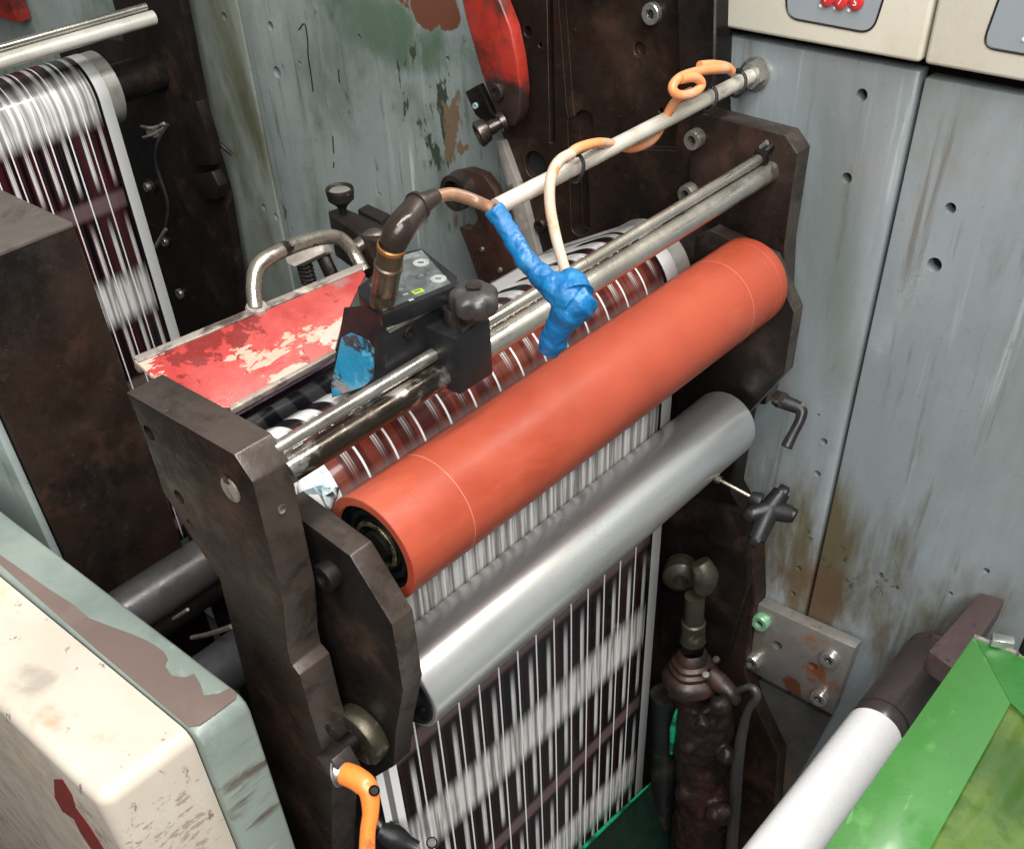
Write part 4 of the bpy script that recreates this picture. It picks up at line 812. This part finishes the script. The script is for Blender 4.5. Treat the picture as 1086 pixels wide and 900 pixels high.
B().lathe((cx2, yc, cz2), (0, 1, 0), [(0, rr2 * .96), (.002, rr2), (.014, rr2), (.0145, rr2 * .94), (.019, rr2 * .94), (.0195, rr2), (yw - yc - .014, rr2), (yw - yc - .013, rr2 * .93), (yw - yc - .009, rr2 * .93), (yw - yc - .008, rr2 * .98), (yw - yc, rr2 * .98)], 64).obj('collar', M('brown black collar', (.05, .038, .038), .4, .2, [((.09, .06, .055), 14, .5, .7, S1), ((.03, .02, .02), 60, .6, .7, S1), ((.4, .36, .34), 160, .76, .79, S1)], bump=(60, .2), var=.2), wr_t)
# bracket arm
zA = .66
arm = B().hull([PZ(a, b, zA) for a, b in ((1040, 628), (1066, 636), (1015, 712), (985, 690))], (0, 0, -.030)).bevel(.0015).obj('dark_bracket', M('brown painted arm', (.075, .05, .048), .4, .2, [((.12, .08, .07), 10, .5, .7, S1), ((.03, .02, .02), 40, .6, .7, S1)], bump=(70, .2), var=.15)); tag(arm, 'short dark brown bracket arm behind the corner of the green tray', 'bracket')
# green tray: sheet parallel to the rollers, lower than the arm, bent down to an ink bed
zg = .690
gr = thing('green_tray', PZ(980, 800, zg), 'glossy green metal tray with olive ink bed at the lower right corner', 'tray')
g0, g1, g2, g3 = (PZ(a, b, zg) for a, b in ((1033, 674), (870, 905), (800, 1005), (1100, 703)))
B().hull([PZ(1033, 674, zg), PZ(800, 1005, zg), PZ(920, 1020, zg), PZ(1072, 745, zg)], (0, 0, -.0025)).bevel(.0008).obj('flange', green_paint, gr)
zb = zg - .018
B().hull([PZ(1033, 674, zg), PZ(1072, 745, zg), PZ(1130, 800, zg - .012), PZ(1130, 714, zg)], (0, 0, -.0020)).obj('end_wall', green_dark, gr)
ib = [PZ(1072, 745, zg - .0008), PZ(1130, 800, zb), PZ(1130, 1010, zb), PZ(920, 1020, zg - .0008)]
# ink bed as a wavy grid
b = B(); N1, N2 = 26, 30; gv = []
for i in range(N1 + 1):
    rw = []
    for j in range(N2 + 1):
        s_, t_ = i / N1, j / N2; P_ = (ib[0] * (1 - s_) + ib[1] * s_) * (1 - t_) + (ib[3] * (1 - s_) + ib[2] * s_) * t_
        P_ = P_ + V((0, 0, .0022 * math.sin(9 * t_ + 4 * s_) * math.sin(11 * s_ + 3 * t_) * min(1, 5 * s_))); rw.append(b.bm.verts.new(P_))
    gv.append(rw)
for i in range(N1):
    for j in range(N2): b.bm.faces.new((gv[i][j], gv[i + 1][j], gv[i + 1][j + 1], gv[i][j + 1]))
o = b.obj('ink_bed', olive_ink, gr); md = o.modifiers.new('t', 'SOLIDIFY'); md.thickness = .002
B().hull([PZ(1034, 672, zg + .002), PZ(1130, 710, zg + .002), PZ(1130, 713, zg + .002), PZ(1033, 675, zg + .002)], (0, 0, -.004)).obj('bright_rim', worn_grey, gr)
o = B().box(PZ(1063, 680, zg + .006), (.022, .012, .010), Matrix.Rotation(.4, 3, 'Z')).bevel(.001).obj('corner_lug', bright_bolt, gr)
p = PZ(1092, 684, zg + .012); o = B().cyl(p - V((0, .0, .01)), p + V((0, 0, .012)), .008, 18).obj('corner_bolt', black_steel, gr)

# ---------------------------------------------------------------- cream cover at the lower left
cc = thing('cream_cover', (-.75, -.83, .5), 'large cream enamelled cover with chipped green rim at the lower left', 'machine cover')
yr_, zr_ = -.740, .8812; XR = -.5319; yi = -.7885
yf_ = -.8722
b = B(); b.prism([(-2.0, zr_), (XR - .016, zr_), (XR - .008, zr_ - .0015), (XR - .002, zr_ - .006), (XR + .001, zr_ - .014), (XR + .001, .1), (-2.0, .1)], yi, yr_); b.bevel(.0035, 3)
b.obj('rim', grey_strip, cc)
# mauve primer patch on the rim: real coat of paint, 0.3 mm proud
pp = [PZ(a, b, zr_ + .0004) for a, b in ((-60, 545), (0, 588), (20, 602), (50, 623), (78, 641), (94, 655), (112, 662), (140, 672), (158, 680), (173, 690), (178, 698), (175, 706), (182, 716), (196, 718), (206, 714), (212, 724), (216, 737), (232, 735), (243, 729), (250, 733), (250, 740), (234, 752), (212, 768), (200, 770), (100, 686), (0, 598), (-60, 546))]
B().hull(pp[:-1], (0, 0, -.0008)).obj('primer_patch', brown_strip, cc)
# cream door: top slopes, rounded corners
y2 = -.872; zt2 = .8812
def section(x, k):   # rounded profile in y-z
    out = []
    R_ = .030
    for j in range(9):
        a = PI / 2 * j / 8; out.append((x, y2 + R_ - R_ * math.sin(a) , zt2 - .004 - R_ + R_ * math.cos(a)))
    return out
bm_ = B(); XD = -.5395; pts = []
bm_.prism([(-2.0, zt2 - .003), (XD, zt2 - .003), (XD, .1), (-2.0, .1)], y2, yi - .0015)
bmesh.ops.recalc_face_normals(bm_.bm, faces=bm_.bm.faces)
es = []
for e_ in bm_.bm.edges:
    a, c_ = e_.verts[0].co, e_.verts[1].co
    if abs(a.y - y2) < 1e-4 and abs(c_.y - y2) < 1e-4 and (abs(a.z - c_.z) < 1e-4 and a.z > .5 or abs(a.x - XD) < 1e-4 and abs(c_.x - XD) < 1e-4): es.append(e_)
    if abs(a.x - XD) < 1e-4 and abs(c_.x - XD) < 1e-4 and a.z > .5 and c_.z > .5: es.append(e_)
bmesh.ops.bevel(bm_.bm, geom=list(set(es)), offset=.013, segments=8, affect='EDGES', profile=.5)
bm_.obj('door', cream_door, cc)
rs = [PY(a, b, y2 - .0004) for a, b in ((57, 826), (66, 826), (76, 842), (80, 856), (95, 876), (110, 900), (100, 905), (86, 884), (78, 868), (66, 860), (58, 845))]
B().hull(rs, (0, .0006, 0)).obj('red_paint_run', red_smear, cc)
B().lathe((XD + .0005, -.845, PX(243, 883, XD).z), (1, 0, 0), [(-.001, .003), (.0015, .003), (.002, 0)], 14).obj('stud', black_ink, cc)

# ---------------------------------------------------------------- left side
xb = -.95
yb0, yb1 = PX(30, 500, xb).y, PX(78, 236, xb).y
o = B().prism([(xb, .2), (xb, 1.0976), (-1.6, 1.0976), (-1.6, .2)], yb0, yb1).bevel(.0025, 2).obj('press_block', brown_steel)
tag(o, 'large dark oily block with flat top at the left edge', 'machine block')
p = PZ(10, 222, 1.098); B().lathe(p + V((0, 0, -.0002)), (0, 0, 1), [(0, .009), (.0006, .009), (.0006, 0)], 24).obj('bolt_hole', dark_hole, o)
B().prism([(xb + .001, 1.0985), (xb + .001, 1.0935), (-1.6, 1.0935), (-1.6, 1.0985)], yb0 + .001, yb1 - .001).bevel(.0015).obj('top_plate', M('paler grey top plate', (.105, .092, .08), .36, .3, [((.05, .04, .035), 14, .5, .7, S1), ((.22, .19, .16), 60, .6, .72, (1, .4, 1))], bump=(100, .15), var=.2), o)  # block top in a paler grey than its sides
o = B().box((-1.28, yb0 - .006, .60), (.648, .009, .98)).bevel(.002).obj('corner_panel', wall_green); tag(o, 'pale green grey panel corner low at the left edge', 'panel')
# shafts passing behind the near plate
def shaft(x, z, r, y0, y1, label, m_): o = B().cyl((x, y0, z), (x, y1, z), r, 48).obj('shaft', m_); tag(o, label, 'shaft'); return o
shaft(-.885, .7105, .0286, -.80, -.36, 'thick dark grey shaft entering the near plate from the left', M('dark grey oiled shaft', (.075, .072, .072), .34, .5, [((.03, .03, .03), 7, .5, .72, S1), ((.16, .15, .14), 60, .68, .78, S1)], bump=(90, .12), var=.25))
q = PX(232, 612, -.90)
shaft(q.x, q.z - .01, .016, -.78, -.40, 'slim rusty shaft under the thick grey shaft', rusty)
q = PX(240, 705, -.80)
shaft(q.x, q.z, .030, -.76, -.45, 'stout grey shaft low in the gap between cover and near plate', M('mid grey shaft', (.11, .11, .115), .4, .4, bump=(60, .1), var=.2))
o = B().hull([PY(a, b, -.55) for a, b in ((220, 634), (234, 622), (246, 655), (236, 650))], (0, .02, 0)).bevel(.001).obj('tab_plate', worn_grey); tag(o, 'small pale tab glimpsed behind the near plate', 'plate')
o = B().tube([PY(204, 676, -.62), PY(222, 672, -.62), PY(246, 664, -.62)], .0030, 12).obj('thin_pipe', worn_grey); tag(o, 'thin pale pipe in the gap under the dark shafts', 'pipe')
o = B().tube([PY(184, 656, -.70), PY(199, 646, -.70)], .0016, 10).obj('bright_pin', bright_bolt); tag(o, 'tiny bright pin in the gap above the cover rim', 'pin')
# dark body below, between left block and near plate
o = B().box((-.80, -.30, .35), (.30, .5, .8)).bevel(.004).obj('iron_casting', M('dark red brown cast iron', (.03, .018, .016), .45, .2, [((.06, .025, .02), 6, .5, .7, S1)], bump=(60, .3), var=.4)); tag(o, 'dark red brown casting deep in the gap behind the grey shaft', 'casting')

# left station side frame
ly = -.04
lf = B().prism(XZ([(138, -40), (186, -20), (202, 60), (216, 130), (238, 205), (252, 290), (262, 370), (255, 460), (150, 480), (120, 200), (128, 60)], ly), ly, -.022).bevel(.003).obj('frame_upright', black_steel)
tag(lf, 'black oily side frame between the left web and the pale panel', 'side frame')
for a, b, r, lb in ((160, 197, .013, 'large'), (176, 256, .0085, ''), (192, 311, .010, ''), (215, 166, .008, ''), (224, 203, .008, '')):
    P_ = PY(a, b, ly); 
    if lb: B().lathe(P_, (0, -1, 0), [(0, r * 1.0), (.004, r * 1.0), (.004, 0)], 28).obj('washer', edge_steel, lf); socket(lf, P_ + V((0, -.004, 0)), r * .6, .008)
    else: socket(lf, P_, r, .007)
b = B().prism(XZ([(190, 112), (208, 108), (222, 150), (226, 176), (206, 176), (196, 140)], ly - .02), ly - .02, ly).bevel(.002); b.obj('clamp_pad', edge_steel if False else black_steel, lf)
b = B().prism(XZ([(206, 186), (224, 182), (232, 198), (230, 212), (216, 212)], ly - .02), ly - .02, ly).bevel(.002); b.obj('clamp_pad', black_steel, lf)
b = B().tube([PY(178, 132, ly - .02), PY(168, 150, ly - .03), PY(166, 175, ly - .02), PY(178, 215, ly - .012), PY(176, 240, ly - .01)], .003, 10); o = b.obj('hose', dark_plastic); tag(o, 'thin dark hose looping down the left side frame', 'hose')
b = B()
b.tube([PY(150, 134, ly - .02), PY(162, 136, ly - .022), PY(174, 131, ly - .02)], .0026, 10); b.tube([PY(152, 146, ly - .02), PY(164, 142, ly - .022), PY(173, 136, ly - .02)], .0022, 10); b.box(PY(162, 140, ly - .012), (.02, .012, .012))
o = b.obj('wire_clip', worn_grey); tag(o, 'small pale wire clip beside the end of the left cylinder', 'clip')
b = B().tube([PY(218, 140, -.02), PY(232, 152, -.03), PY(246, 164, -.02)], .0035, 10); o = b.obj('wall_peg', rusty); tag(o, 'short rusty peg on the edge of the pale stained panel', 'peg')
o = B().cyl(PY(165, 262, ly - .03), PY(176, 243, ly - .02), .0035, 14).obj('bright_pin', bright_bolt); tag(o, 'bright slanted pin beside the middle bolt of the left frame', 'pin')
# frame behind the left station
o = B().prism([(-1.93, -.4), (-1.62, -.4), (-1.62, 1.6), (-1.70, 1.6), (-1.70, 1.02), (-1.93, 1.0)], -.030, -.004).bevel(.002).obj('frame_plate', brown_steel); tag(o, 'dark frame plate behind the left station bars', 'steel plate')
o = B().box((-2.12, -.02, 1.20), (.16, .03, .40)).bevel(.003).obj('red_guard', red_guard_m); tag(o, 'sliver of red painted guard at the very top left corner', 'guard')

# scratches and seam marks on the green grey panel
def scratch(pts, r, lab):
    o = B().tube([PY(a, b, -.0003) for a, b in pts], r, 6, 3).obj('ink_line', black_ink); tag(o, lab, 'ink line'); return o
scratch([(317, 32), (323, 25), (326, 40), (327, 60), (330, 80), (332, 97)], .0010, 'long thin black hand drawn line on the green grey panel')
scratch([(359, 74), (360, 88)], .0009, 'short black tick right of the long drawn line')
scratch([(353, 145), (354, 163)], .0009, 'short black mark above the cup knob')
scratch([(354, 172), (354, 178)], .0009, 'tiny black mark just above the cup knob')

for o in sc.objects:
    if '_o' in o: del o['_o']
